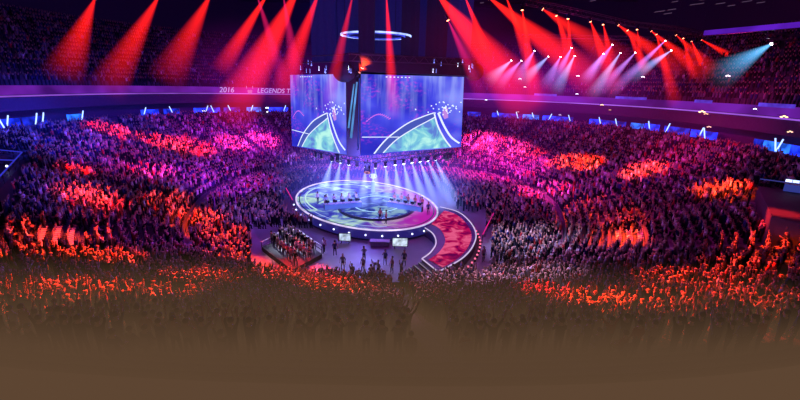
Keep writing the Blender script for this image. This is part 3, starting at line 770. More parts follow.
def face(quad, lb):
    TL, TR, BR, BL = [Vector(p) for p in quad]
    nrm = (TR-TL).cross(BL-TL).normalized()
    if nrm.y > 0: nrm = -nrm
    def uv(u, v, o=0): return (TL.lerp(TR, u)).lerp(BL.lerp(BR, u), v)+nrm*o
    b_ = B(); ul = b_.loops.layers.uv.new('UVMap')
    G = [[b_.verts.new(uv(i/10, j/10)) for i in range(11)] for j in range(11)]
    for j in range(10):
        for i in range(10):
            f = b_.faces.new((G[j][i], G[j][i+1], G[j+1][i+1], G[j+1][i]))
            for l, q in zip(f.loops, ((i, j), (i+1, j), (i+1, j+1), (i, j+1))): l[ul].uv = (q[0]/10, 1-q[1]/10)
    bmesh.ops.translate(b_, vec=ho, verts=b_.verts)
    me = bpy.data.meshes.new('video_screen'); b_.to_mesh(me); b_.free(); me.materials.append(SM)
    s = bpy.data.objects.new('video_screen', me); COL.objects.link(s); s.parent = hang; s['label'] = lb
    def quadstrip(pa, pb, mat, name, o):
        b = B(); A = [b.verts.new(uv(*p, o)) for p in pa]; Z = [b.verts.new(uv(*p, o)) for p in pb]
        for i in range(len(A)-1): b.faces.new((A[i], A[i+1], Z[i+1], Z[i]))
        hl(name, b, mat, s)
    def cv(pts, n=5):
        out = []
        for i in range(len(pts)-1):
            g = lambda k: Vector((*pts[max(0, min(len(pts)-1, k))], 0)); p0, p1, p2, p3 = g(i-1), g(i), g(i+1), g(i+2)
            for j in range(n):
                t = j/n; w = .5*((2*p1)+(p2-p0)*t+(2*p0-5*p1+4*p2-p3)*t*t+(3*p1-p0-3*p2+p3)*t**3); out.append((w.x, w.y))
        out.append(pts[-1]); return out
    o1 = cv([(.13, .985), (.24, .8), (.42, .62), (.58, .53), (.69, .485)]); o2 = cv([(.21, .985), (.33, .82), (.5, .68), (.62, .6), (.7, .545)])
    r1 = cv([(.69, .5), (.735, .68), (.81, .86), (.88, .985)]); r2 = cv([(.73, .49), (.80, .68), (.88, .84), (.975, .94)])
    quadstrip(o1, o2, glow('scr_dark_road', (.07, .1, .5), 1.0), 'picture_walkway', .06)
    bot = [(.21+(.88-.21)*i/(len(o2)-1), .985) for i in range(len(o2))]
    # teal wedge
    r1b = [p for p in r1]; top = o2; 
    b = B(); poly = [b.verts.new(uv(*p, .085)) for p in top+r1b[1:]]; b.faces.new(poly); bmesh.ops.triangulate(b, faces=b.faces[:])
    hl('picture_stage', b, floor_led('scr_teal', (.12, .22, .7), (.2, .6, .75), (.5, .95, .85), 1.0, .35), s)
    def line(pts, w, col, nm):
        pa = []; pb = []
        for i, p in enumerate(pts):
            a = Vector((*pts[max(0, i-1)], 0)); c = Vector((*pts[min(len(pts)-1, i+1)], 0)); t = (c-a).normalized(); n_ = Vector((-t.y, t.x, 0))*w
            pa.append((p[0]+n_.x, min(.99, p[1]+n_.y))); pb.append((p[0]-n_.x, min(.99, p[1]-n_.y)))
        quadstrip(pa, pb, glow(nm, col, 1.2), 'picture_line', .12)
    line(o1, .007, (.75, .8, 1), 'scr_white'); line(o2, .006, (.75, .8, 1), 'scr_white'); line(r1, .008, (.8, .85, 1), 'scr_white'); line(r2, .011, (.7, .78, 1), 'scr_white2')
    line([(.02, .76), (.35, .79)], .005, (.6, .6, 1), 'scr_white2')
    # pink dotted squiggle and people speckles on the picture
    rr = random.Random(3); b = B()
    for _ in range(46):
        u_ = rr.gauss(.82, .09); v_ = rr.gauss(.43, .045)
        if u_ > .985: continue
        b.faces.new([b.verts.new(uv(u_+a, v_+c, .1)) for a, c in ((0, 0), (.012, .004), (.01, .02), (-.002, .016))])
    for i in range(7): b.faces.new([b.verts.new(uv(.21+.035*i+a, .02+c, .1)) for a, c in ((0, 0), (.015, 0), (.015, .012), (0, .012))])
    hl('picture_sparkle', b, glow('scr_spark', (.7, .8, 1), 1.3), s)
    b = B()
    b.faces.new([b.verts.new(uv(*p, .088)) for p in ((.78, .42), (.83, .42), (.84, .56), (.8, .58), (.775, .52))])
    hl('picture_glow', b, glow('scr_pinkish', (.55, .25, .8), 1), s)
    b = B()
    for i in range(12):
        u_ = .05+.018*i; v_ = .56-.06*math.sin(i/3.2)-.01*i/3
        b.faces.new([b.verts.new(uv(u_+a, v_+c, .1)) for a, c in ((0, 0), (.02, -.01), (.02, .004), (0, .014))])
    hl('picture_squiggle', b, glow('scr_magenta', (.65, .15, .9), 1), s)
face(Rt, 'wider right hand screen showing a pale teal walkway tip')
face(Lt, 'narrower left hand screen showing a pale teal walkway tip')
# casing behind the screens (a closed body)
backR = Rt[1]+Vector((-7.5, 8.5, 0)); backL = Lt[0]+Vector((7, 8.5, 0))
zT = min(Rt[0].z, Lt[1].z)-.05; zB = max(Rt[3].z, Lt[2].z)+.05
def inset(p, d=.35): v_ = Vector((-3.5, 66, 0))-Vector((p.x, p.y, 0)); return (p.x+v_.normalized().x*d, p.y+v_.normalized().y*d)
poly = [inset(Lt[0]), inset(Lt[1]), inset(Rt[0]), inset(Rt[1]), (backR.x, backR.y), (backL.x, backL.y)]
b_ = B(); prism(b_, poly, zB, zT); hl('casing', b_, M_BLACK)
# corner column; two slanted blue light beams imitated by solid glowing tubes
cpx = P(353, 75, y=YN-.3); cpb = P(353.5, 156, y=YN-.3)
b_ = B(); box(b_, ((cpx.x+cpb.x)/2, YN-.1, (cpx.z+cpb.z)/2), (1.9, .5, cpx.z-cpb.z), bev=.06); cc = hl('corner_column', b_, M_DARK)
def bar(p, q, w, mat, nm): b_ = B(); tube(b_, p, q, w, w*1.6, 6); hl(nm, b_, mat, cc)
bar(P(357, 82, y=YN-.45), P(351, 138, y=YN-.45), .1, glow('beam_tube_blue', (.12, .35, .8), .8, .4, .4), 'blue_beam_tube')
bar(P(354, 84, y=YN-.45), P(348.5, 128, y=YN-.45), .08, MC['beam_tube_blue'], 'blue_beam_tube')
bar(P(359.5, 78, y=YN-.4), P(358, 150, y=YN-.4), .06, glow('strip_deep', (.03, .05, .4), .8), 'edge_strip')
# dark round ended canopy that carries the cube
ctr = []
zc0 = P(410, 79, y=58).z; zc1 = P(410, 61, y=58).z
pl_ = [P(337, 75, y=60), P(352, 75, y=53.2), P(475, 75, y=62.5), P(478, 75, y=68), P(420, 75, y=74), P(340, 75, y=72)]
b_ = B(); prism(b_, [(p.x, p.y) for p in pl_], zt+.3, zt+2.6)
bmesh.ops.bevel(b_, geom=[e_ for e_ in b_.edges if abs(e_.verts[0].co.z-e_.verts[1].co.z) > 1], offset=1.2, segments=3, affect='EDGES')
cano = hl('canopy', b_, M_DARK)
for (u, v, y_) in ((344, 77, 53.8), (474, 76, 62.5)):
    b_ = B(); q = P(u, v, y=y_); bmesh.ops.create_uvsphere(b_, u_segments=16, v_segments=10, radius=1.35, matrix=Matrix.Translation(q+Vector((0, .3, .6))) @ Matrix.Diagonal((1.1, 1, .95, 1))); hl('rounded_end', b_, M_DARK, smooth=True)
# little lamps on the canopy's fascia
lampm = [glow('fascia_blue', (.2, .25, 1), 2.2), glow('fascia_white', (.6, .7, 1), 4)]
rr = random.Random(5)
for i in range(42):
    u = 300+rr.random()*176; v = 62+rr.random()*11; y_ = 52.5+(u-300)/176*9 if u > 352 else 58-(u-300)/52*5
    q = P(u, v, y=y_-.4)
    b_ = B(); bmesh.ops.create_icosphere(b_, subdivisions=1, radius=rr.choice([.05, .07, .1]), matrix=Matrix.Translation(q)); tube(b_, q, q+Vector((0, 0, .5)), .02, n=4); hl('fascia_lamp', b_, rr.choice(lampm+[lampm[0]]))
b_ = B()
for t_ in (0, .8):
    for (a, b) in ((P(300, 63, y=57.5), P(352, 61, y=52.3)), (P(352, 61, y=52.3), P(476, 65, y=61.5))): tube(b_, a+Vector((0, 0, t_)), b+Vector((0, 0, t_)), .07)
for i in range(24):
    a = P(352, 61, y=52.3).lerp(P(476, 65, y=61.5), i/24); b = P(352, 61, y=52.3).lerp(P(476, 65, y=61.5), (i+1)/24); tube(b_, a+Vector((0, 0, .8*(i % 2))), b+Vector((0, 0, .8*((i+1) % 2))), .04, n=5)
hl('lamp_truss', b_, M_TRUSS)
# tall dark drapes / cores rising to the roof
def drape(u0, u1, y_, nm, mat, v1=66, par=hang):
    a = P(u0, v1, y=y_); b = P(u1, v1, y=y_); b_ = B(); n = max(4, int((u1-u0)/4)); pts = []
    for i in range(n+1): q = a.lerp(b, i/n); pts.append((q.x, q.y+(.25 if i % 2 else 0)))
    pts += [(b.x, b.y+1.4), (a.x, a.y+1.4)]
    prism(b_, pts, min(a.z, b.z), 41); hl(nm, b_, mat, par)
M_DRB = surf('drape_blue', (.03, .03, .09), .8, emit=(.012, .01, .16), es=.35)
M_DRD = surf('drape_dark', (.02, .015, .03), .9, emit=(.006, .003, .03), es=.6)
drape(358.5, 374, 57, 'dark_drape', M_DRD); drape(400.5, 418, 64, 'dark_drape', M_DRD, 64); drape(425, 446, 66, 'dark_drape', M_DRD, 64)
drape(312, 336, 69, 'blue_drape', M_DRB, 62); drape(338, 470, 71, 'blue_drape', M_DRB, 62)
# oval light ring behind the front drape
rc = P(376, 36.5, y=64); ring = empty('ring_light', rc, label='thin oval ring of white blue light hanging above the video cube', cat='ring light')
for nm, r0, mat, zz in (('hoop', 5.2, glow('hoop_light', (.35, .45, 1), 1.6, .6, .5), 0), ('inner_hoop', 4.3, glow('hoop_deep', (.06, .08, .8), .9, .5, .6), -.05)):
    b_ = B(); strip(b_, [Vector((r0*math.cos(t), r0*math.sin(t)*.9, zz)) for t in TS], .16, .22, closed=True); link(nm, b_, mat, ring)
for k in range(4):
    t = k*math.pi/2+.6; b_ = B(); tube(b_, (5.2*math.cos(t), 4.7*math.sin(t), .2), (5.2*math.cos(t), 4.7*math.sin(t), 41-rc.z), .03, n=5); link('cable', b_, M_BLACK, ring)
# lower lighting truss with fixtures and beams to the stage
tz = P(365, 163, y=YN).z+.5
tpts = [P(312, 151, y=61), P(350, 160, y=55.5), P(372, 163, y=55), P(455, 153, y=63)]
b_ = B()
for a, b in zip(tpts, tpts[1:]):
    n = max(3, int((b-a).length/1.1))
    for o_ in (0, .55):
        tube(b_, a+Vector((0, 0, o_)), b+Vector((0, 0, o_)), .06)
    for i in range(n): tube(b_, a.lerp(b, i/n)+Vector((0, 0, .55*(i % 2))), a.lerp(b, (i+1)/n)+Vector((0, 0, .55*((i+1) % 2))), .035, n=5)
hl('lower_truss', b_, M_TRUSS)
low = [(316, 153, None, None), (322, 155, None, None), (333, 158, 322, 196), (341, 160, 333, 203), (349, 161, 345, 207), (357, 163, None, None), (366, 164, 362, 208), (375, 163, 376, 205), (384, 162, 390, 208), (393, 161, 401, 210),
       (401, 160, 414, 210), (409, 159, 426, 208), (417, 158, 437, 206), (425, 157, 447, 202), (433, 156, 452, 196), (443, 155, None, None), (450, 154, None, None)]
def along_truss(u):
    for a, b in zip(tpts, tpts[1:]):
        ua, ub = proj(a)[0], proj(b)[0]
        if ua <= u <= ub: return a.lerp(b, (u-ua)/(ub-ua))
    return tpts[-1]
for i, (u, v, u1, v1) in enumerate(low):
    q = along_truss(u)-Vector((0, 0, .45)); ordw = 'under the video cube, number %d from left' % (i+1)
    col = (.3, .42, 1)
    lbl = ('blackened unlit stage light ' if u1 is None else 'stage light throwing a pale blue shaft ')+ordw
    aim = P(u1, v1, z=1.5) if u1 else q+Vector((0, -.6, -2))
    fixture(q, aim, col, lbl, 'stage lights hung under the video cube', R=1.5, s=.7 if u1 else 0, fade=.8, lens=5 if u1 else .4, size=1.5)
q = along_truss(368)-Vector((0, 0, .5)); fixture(q-Vector((0, .9, .2)), q+Vector((0, -3, -3)), (.5, .02, .1), 'large dark cluster light glowing dull red at the lowest corner of the video cube', None, s=0, lens=.8, size=3)
q = P(338, 158, y=56.5); fixture(q, q+Vector((0, -2, -3)), (.1, .1, .6), 'large dark cluster light under the left screen edge', None, s=0, lens=.3, size=2.4)
q = P(447, 157, y=61.5); fixture(q, q+Vector((0, -2, -3)), (.1, .05, .3), 'large dark cluster light under the right screen edge', None, s=0, lens=.3, size=2.4)
q = P(361, 70, y=52); fixture(q, P(365, 62, y=51.5), (1, .06, .01), 'stage light glowing flame orange at the top corner between the screens', None, R=.9, s=2.2, fade=.4, lens=4, size=1.6)
q = P(358, 74, y=52); fixture(q, P(362, 68, y=51.8), (1, .04, .01), 'second orange lit stage light just left of the flame orange one', None, R=.7, s=2.2, fade=.4, lens=3, size=1.3)

# ------------------------------------------------------------------ roof trusses with red lights
def truss(pts, name, label, w=.7):
    c0 = Vector(pts[0]); e = empty(name, c0, label=label, cat='truss'); b_ = B()
    for a, b in zip(pts, pts[1:]):
        a = Vector(a)-c0; b = Vector(b)-c0; t = (b-a).normalized(); s = Vector((-t.y, t.x, 0))*w/2
        for k in (-1, 1):
            for h in (0, w): tube(b_, a+s*k+Vector((0, 0, h)), b+s*k+Vector((0, 0, h)), .05, n=6)
    link('chords', b_, M_TRUSS, e)
    b_ = B()
    for a, b in zip(pts, pts[1:]):
        a = Vector(a)-c0; b = Vector(b)-c0; n = max(2, int((b-a).length/w)); t = (b-a).normalized(); s = Vector((-t.y, t.x, 0))*w/2
        for i in range(n):
            for k in (-1, 1): tube(b_, a.lerp(b, i/n)+s*k+Vector((0, 0, w*(i % 2))), a.lerp(b, (i+1)/n)+s*k+Vector((0, 0, w*((i+1) % 2))), .025, n=4)
    link('lacing', b_, M_TRUSS, e)
    for p in pts: b_ = B(); tube(b_, Vector(p)-c0+Vector((0, 0, w)), Vector(p)-c0+Vector((0, 0, 41-p[2])), .02, n=4); link('hanging_cable', b_, M_BLACK, e)
RED = (1, .012, .006); ZR = 28.0
reds = [(522, 8, 533, 82, 2.0, 1.0), (541, 8, 606, 52, 3.4, .8), (556, 14, 569, 52, 1.7, 1.1), (568, 17, 571, 62, 1.3, .9), (590, 20, 611, 76, 2.6, .9), (603, 23, 610, 55, 1.5, .9), (617, 24, 668, 62, 3.0, .9),
        (627, 29, 643, 64, 1.8, .9), (637, 28, 641, 60, 1.2, .6), (650, 30, 694, 66, 2.6, .9), (656, 33, 671, 88, 2.2, .9), (675, 34, 705, 62, 2.2, .7), (683, 37, 692, 72, 1.6, .7), (691, 40, 716, 96, 2.6, .9), (700, 39, 756, 70, 2.6, .75)]
pr = [P(r_[0], r_[1], z=ZR) for r_ in reds]
truss([Vector((a.x, a.y, ZR+.5)) for a in (pr[0], pr[3], pr[7], pr[11], pr[-1])], 'roof_truss', 'long lighting truss curving away on the right with the red lamps')
for i, (r_, q) in enumerate(zip(reds, pr)):
    d = q.length*1.0; aim = P(r_[2], r_[3], y=q.y-2)
    fixture(q, aim, RED, 'red shaft light on the right roof truss, number %d from near end' % (i+1), 'red moving lights on the right truss', R=r_[4]*.62, s=r_[5]*1.0, fade=1.0, lens=8, size=1.3, lc=(1, .25, .12))
tops = [(436, -7, 512, 84, 42, 3.6, 1.5), (463, -8, 484, 44, 48, 1.2, 1.2), (487, -4, 575, 66, 42, 3.2, 1.3), (505, -6, 530, 62, 45, 1.6, 1.0), (270, -10, 232, 52, 44, 1.8, 1.2), (300, -14, 244, 92, 42, 3.2, 1.2),
        (283, -6, 296, 72, 48, 2.0, .45), (320, -10, 288, 74, 44, 1.9, .9), (354, -10, 333, 82, 44, 1.6, .5), (386, -10, 392, 88, 46, 1.5, .95), (256, -8, 282, 76, 50, 2.0, .4), (447, 18, 476, 80, 46, 1.9, .6)]
lp = []
for i, (u, v, u1, v1, y_, R_, s_) in enumerate(tops):
    q = P(u, v, y=y_); lp.append(q)
    fixture(q, P(u1, v1, y=y_-1), RED if i not in (6, 10, 11) else (.8, .01, .12), 'overhead light with %s, %s' % ('wide red shaft' if R_ > 3 else 'narrow red shaft',
            ['right of centre, its shaft the widest', 'small, over the right screen', 'right, slanting far right', 'far right of the group', 'leftmost, slanting left', 'left, broad and slanting left', 'left, crossing the broad shaft', 'left of the blue drape', 'over the left screen', 'straight above the right screen', 'leftmost, slanting right', 'hanging low right of the cube'][i]),
            'red moving lights over the video cube', R=R_*(.8 if i in (0, 5, 7) else .6), s=s_*1.0, fade=.9, lens=7, size=1.3, lc=(1, .25, .12))
truss([lp[4]+Vector((-4, 0, .6)), Vector((lp[8].x, 44, lp[4].z+.6)), Vector((lp[3].x+2, 44, lp[4].z+.6))], 'roof_truss', 'near overhead truss crossing above the video cube')
for (u, v, u1, v1) in ((160, -6, 118, 70), (96, -4, 70, 60), (212, -8, 176, 62)):  # added lamps with no visible source, carrying the red shafts on leftwards
    q = P(u, v, y=46); fixture(q, P(u1, v1, y=45), RED, 'added moving light with red shaft left of the video cube, '+('middle' if u == 160 else 'outermost' if u == 96 else 'innermost'), 'added red moving lights on the left', R=2.0, s=.9, fade=1.2, lens=7, size=1.3)
# second row: pinkish white lamps
whites = [(512, 60, 494, 76), (522, 60, 503, 80), (535, 50, 520, 74), (549, 56, 528, 76), (561, 56, 548, 80), (572, 47, 556, 78), (575, 55, 560, 84), (604, 53, 588, 76), (613, 44, 592, 72), (621, 52, 598, 86), (636, 52, 606, 84), (666, 40, 622, 82), (672, 50, 640, 72)]
pw = []
for i, (u, v, u1, v1) in enumerate(whites):
    q = P(u, v, y=80); pw.append(q)
    fixture(q, P(u1, v1, y=78), (.5, .2, .9) if i % 3 else (.35, .4, 1), 'pale violet shaft lamp on the back truss, number %d from the left' % (i+1), 'pale lamps on the back truss', R=1.5, s=.7, fade=1.2, lens=14, size=1.0, lc=(1, .9, 1))
truss([Vector((p.x, p.y+.2, max(pw[0].z, pw[12].z)+1.6)) for p in (pw[0], pw[5], pw[9], pw[12])], 'roof_truss', 'dim back truss beyond the red one carrying the pale lamps', .6)
q = P(773, 43, y=58); fixture(q, P(728, 70, y=57), (.12, .45, .9), 'lone lamp with a cyan shaft high in the right upper stand', None, R=2.4, s=.8, fade=1.5, lens=14, size=1.2, lc=(1, 1, 1))
truss([q+Vector((-1.5, 0, .55)), q+Vector((6, 2, .55))], 'roof_truss', 'short truss piece holding the cyan lamp')
# purple light strip on the right, ceiling catwalk lights
def strip_light(pa, pb, w, name, label, mat, cat='light strip', grp=None):
    c = (pa+pb)/2; e = empty(name, c, label=label, cat=cat, group=grp); d = (pb-pa)
    M_ = d.to_track_quat('X', 'Z').to_matrix().to_4x4(); b_ = B(); box(b_, (0, 0, 0), (d.length, .2, w), M=M_, bev=.03); link('diffuser', b_, mat, e)
    b_ = B(); box(b_, (0, .25, 0), (d.length*1.01, .25, w*1.15), M=M_); link('backing', b_, M_BLACK, e)
strip_light(P(704, 33, y=60), P(812, 23.5, y=50), .62, 'led_strip', 'long violet light strip high on the right under the roof', glow('violet_strip', (.09, .01, .42), 1, .3, .3))
for i, (u, v, w_) in enumerate([(655, 12, 10), (668, 10, 8), (690, 5, 14), (664, 14, 8), (716, 4, 9), (728, 6, 7), (742, 2, 10), (757, 3, 8), (672, 2, 6), (700, 0, 5), (480, 3, 4), (590, 1, 6)]):
    q = P(u, v, y=66); r2 = P(u+w_, v-w_*.14, y=66)
    strip_light(q, r2, .1, 'catwalk_light', 'faint dashed catwalk light under the roof, number %d' % (i+1), glow('catwalk', (.12, .07, .14), .6), 'lamp', 'dashed catwalk lights at upper right')
# ceiling beams
for i in range(9):
    y_ = 30+i*13; b_ = B()
    for h in (39.2, 41): tube(b_, (-80, y_, h), (80, y_, h), .14, n=5)
    for j in range(40): tube(b_, (-80+j*4, y_, 39.2+1.8*(j % 2)), (-76+j*4, y_, 39.2+1.8*((j+1) % 2)), .08, n=4)
    link('trim_%d' % (4+i), b_, M_ROOF, kind='structure')

# ------------------------------------------------------------------ concourse ring: glowing bars, lamps, ribbon lettering
BL = [(0.01, .03, .9), (.01, .02, .5), (.02, .14, 1)]
bars = [(6, 30), (36, 26), (75, 18), (150, 18), (172, 16), (207, 26), (232, 16), (254, 14), (278, 20), (474, 10), (500, 12), (514, 18), (531, 12), (552, 14), (566, 10), (598, 14), (616, 16), (637, 10), (652, 12), (676, 22), (703, 24), (760, 10), (776, 26), (797, 10)]
for i, (u, w) in enumerate(bars):
    p, rz, th = ring_at(u, A1+.75, B1+.75, 11.4); d = proj(p)[2]; W = w*d/F*(1.3 if 460 < u else .95); Hh = 1.25 if u > 640 or u < 60 else 1.1
    e = empty('lounge_bar', p+Vector((0, 0, -.66)), rz, label='glowing blue bar counter %s of the concourse, %s' % ('on the left' if u < 300 else 'on the right', 'number %d from the left' % (i+1)), cat='bar', group='glowing blue bars along the concourse')
    br = random.choice([1.2, 1.8, 2.6]) if w > 12 else .8
    b_ = B(); box(b_, (0, 0, Hh/2), (W, .5, Hh), bev=.04); link('lit_front', b_, glow('bar_%d' % (i % 5), BL[i % 3], br, .7, .6), e)
    b_ = B(); box(b_, (0, 0, Hh+.05), (W*1.03, .7, .08), bev=.02); link('counter', b_, M_DARK, e)
    for j in range(0 if (w < 14 and i % 2) else 1 if w < 24 else 2):
        x = random.uniform(-.4, .4)*W; sl_ = random.choice([-1, 1])*.5
        b_ = B(); tube(b_, (x-sl_*.6, 0, .1), (x+sl_*.6, 0, Hh+.5), .09); bmesh.ops.translate(b_, vec=(0, -.45 if True else 0, 0), verts=b_.verts)
        o = link('slanted_tube', b_, glow('tube_white', (.35, .5, 1), 2.2), e)
        # put on the arena side
        w_ = Matrix.Rotation(rz, 4, 'Z') @ Vector((0, -.45, 0)); c_ = Vector((CX-p.x, CY-p.y, 0))
        if w_.dot(c_) < 0: o.location.y = .9
for i, (u, v, col, s_, r_) in enumerate([(602, 43+62, (1, .6, .3), 3, .3), (610, 110, (1, .5, .25), 1.5, .2), (702, 112, (1, .55, .35), 3, .45), (706, 114, (1, .5, .3), 2, .3), (755, 109, (.7, .7, 1), 5, .2), (784, 117, (1, .5, .25), 3, .4), (790, 132, (1, .6, .4), 2, .3),
                                         (709, 127, (1, .5, .4), 2, .3), (560, 115, (.8, .5, 1), 2, .25), (518, 112, (.9, .6, .8), 1.5, .2), (577, 94, (.7, .6, 1), 5, .25), (486, 100, (.9, .7, 1), 5, .25), (728, 76, (1, .75, .9), 4, .28), (643, 77, (1, .8, .9), 4, .28), (578, 76, (1, .8, 1), 4, .3), (520, 79, (.9, .7, 1), 3, .3),
                                         (525, 87, (.9, .8, 1), 3, .25), (570, 130, (.9, .5, .7), 1.5, .25), (600, 130, (1, .7, .8), 3, .3), (661, 135, (1, .5, .5), 2, .25), (670, 137, (1, .4, .5), 2, .25), (678, 137, (1, .4, .5), 2, .25), (204, 111, (.7, .7, 1), 5, .3), (197, 113, (.7, .6, 1), 5, .3), (210, 115, (.7, .6, 1), 5, .25), (268, 112, (.9, .9, 1), 6, .3), (267, 108, (.8, .9, 1), 5, .35)]):
    # hang them just in front of the ring wall
    p, rz, th = ring_at(u, A1-1.0, B1-1.0, 14); q = P(u, v, y=p.y)
    e = empty('concourse_lamp', q, label='small bright lamp glowing on the concourse front, number %d in the set' % (i+1), cat='lamp', group='small lamps along the concourse')
    b_ = B()
    for k in range(3): bmesh.ops.create_icosphere(b_, subdivisions=1, radius=r_*.42, matrix=Matrix.Translation(((k-1)*r_*.8, 0, (k % 2)*r_*.3)) @ Matrix.Diagonal((1.2, 1, .6, 1)))
    link('bulb', b_, glow('clamp_%.1f_%.1f_%d' % (col[1], col[2], s_), col, s_), e)
    b_ = B(); box(b_, (0, .3, r_*.6), (r_*2, .5, .05)); link('bracket', b_, M_BLACK, e)
def ribbon_text(txt, u, v, size, name, label):
    p, rz, th = ring_at(u, A1-.25, B1-.25, 16.1); q = P(u, v, y=p.y)
    cu = bpy.data.curves.new(name, 'FONT'); cu.body = txt; cu.size = size; cu.align_x = 'CENTER'; cu.align_y = 'CENTER'; cu.extrude = .03; cu.shear = .2
    o = bpy.data.objects.new('t', cu); COL.objects.link(o); dg = bpy.context.evaluated_depsgraph_get(); dg.update()
    me = bpy.data.meshes.new_from_object(o.evaluated_get(dg)); bpy.data.objects.remove(o)
    me.materials.clear(); me.materials.append(glow('lettering', (.45, .3, .85), 1.1))
    m = bpy.data.objects.new(name, me); COL.objects.link(m)
    nv = Vector((-math.sin(rz), math.cos(rz), 0)); c_ = Vector((CX-p.x, CY-p.y, 0))
    if nv.dot(c_) < 0: nv = -nv
    ang = math.atan2(nv.y, nv.x)+math.pi/2
    m.rotation_euler = (math.radians(90), 0, ang); m.location = q+nv*.35
    tag(m, label, 'lettering'); return m, q, ang, nv
ribbon_text('2016', 226, 90, 1.7, 'ribbon_lettering', 'pale italic year lettering on the ribbon board left of the emblem')
ribbon_text('LEGENDS T', 273.5, 91, 1.55, 'ribbon_lettering', 'pale italic word lettering on the ribbon board beside the left screen')
p, rz, th = ring_at(249, A1-.25, B1-.25, 16.1); q = P(249, 90.5, y=p.y)
b_ = B()
for s in (-1, 1): box(b_, (s*.75, 0, .75), (.18, .05, .6)); box(b_, (s*.35, 0, .2), (.5, .05, .14), M=Matrix.Rotation(s*.5, 4, 'Y'))
bmesh.ops.create_cone(b_, segments=14, radius1=.55, radius2=.55, depth=.05, cap_ends=True, matrix=Matrix.Translation((0, 0, -.35)) @ Matrix.Rotation(math.pi/2, 4, 'X') @ Matrix.Diagonal((1, .8, 1, 1)))
o = link('ribbon_emblem', b_, glow('emblem', (.3, .16, .6), .8), label='faint round horned emblem between the year and the word on the ribbon board', cat='emblem')
nv = Vector((CX-p.x, CY-p.y, 0)).normalized(); o.location = q+nv*.5; o.rotation_euler.z = math.atan2(nv.y, nv.x)+math.pi/2
# bright blue segments on the ribbon
for i, (u, w) in enumerate([(630, 34), (703, 22), (775, 46), (545, 22)]):
    p, rz, th = ring_at(u, A1-.3, B1-.3, 16.4); d = proj(p)[2]
    e = empty('ribbon_segment', p, rz, label='bright blue violet section of the ribbon board, %s' % ['over the middle right', 'right', 'far right', 'just right of the video cube'][i], cat='light strip', group='bright sections of the ribbon board')
    b_ = B(); box(b_, (0, 0, .3), (w*d/F, .12, .5)); link('lit_face', b_, glow('seg_blue', (.1, .04, .62), 1, .4, .5), e)
# floor level bright beam row (left far, blue striped board)
# ------------------------------------------------------------------ gangway (left) and platform (right)
gl = [hit(-14, 152, .2), hit(25, 157, .2), hit(-2, 192, .2), hit(-30, 192, .2)]
gz = sum(p.z for p in gl)/4+.4
b_ = B(); prism(b_, [(p.x, p.y) for p in (P(-14, 156, z=gz), P(24, 160, z=gz), P(-2, 192, z=gz), P(-34, 192, z=gz))], gz-3.5, gz); link('gangway_deck', b_, M_BLACK, label='dark wedge shaped gangway deck in the left stand with blue railings', cat='gangway')
GB = glow('rail_blue', (.05, .05, .8), .7)
A, B_, C = P(-14, 156, z=gz), P(24, 160, z=gz), P(-2, 192, z=gz)
rail(seg_pts(A, B_, 4), 'gangway_rail', 'blue lit railing along the far edge of the left gangway', GB, 1.0)
rail(seg_pts(B_, C, 5), 'gangway_rail', 'blue lit railing slanting down the right edge of the left gangway', GB, 1.0)
rail(seg_pts(P(-14, 168, z=gz), P(16, 169, z=gz), 3), 'gangway_rail', 'blue lit railing crossing the middle of the left gangway', GB, 1.0)
q = P(8, 171, z=gz); e = empty('gangway_lamp', q, label='small white lamp on the left gangway deck', cat='lamp')
b_ = B(); tube(b_, (0, 0, 0), (0, 0, .5), .05); link('post', b_, M_BLACK, e); b_ = B(); bmesh.ops.create_icosphere(b_, subdivisions=1, radius=.13, matrix=Matrix.Translation((0, 0, .55))); link('bulb', b_, glow('gw', (.7, .7, 1), 4), e)
pr_ = hit(782, 200); pz = pr_.z+.9
b_ = B(); prism(b_, [(p.x, p.y) for p in (P(758, 186, z=pz), P(830, 196, z=pz), P(830, 232, z=pz), P(772, 216, z=pz))], pz-4, pz); link('broadcast_platform', b_, M_DARK, label='dark flat platform jutting into the right stand at the edge of view', cat='platform')
c = P(793, 192, z=pz); e = empty('broadcast_desk', c, -.7, label='small white lit desk on the dark platform at the far right', cat='desk')
b_ = B(); box(b_, (0, 0, .8), (1.7, .6, .06), bev=.01); link('desktop', b_, surf('desk_white', (.4, .4, .5), .4), e)
b_ = B(); box(b_, (0, -.25, .4), (1.6, .05, .75)); link('front_panel', b_, glow('deskfront', (.06, .08, .5), .5), e)
for i, (dx, col) in enumerate(((-.55, (.5, .6, 1)), (0, (.4, .5, 1)), (.55, (.6, .6, 1)))): monitor(c+Matrix.Rotation(-.7, 3, 'Z') @ Vector((dx, 0, .83)), -.7+math.pi, 'small white monitor on the far right desk, %s' % ['left', 'middle', 'right'][i], col)
person(c+Matrix.Rotation(-.7, 3, 'Z') @ Vector((-.3, .9, 0)), 2.2, 5, 'white', 'operator in white behind the far right desk', None, 1, name='operator')
rail(seg_pts(P(758, 186, z=pz), P(830, 196, z=pz), 5), 'platform_rail', 'dark blue railing on the far edge of the right platform', glow('rail_dim', (.06, .06, .35), .6), .8)

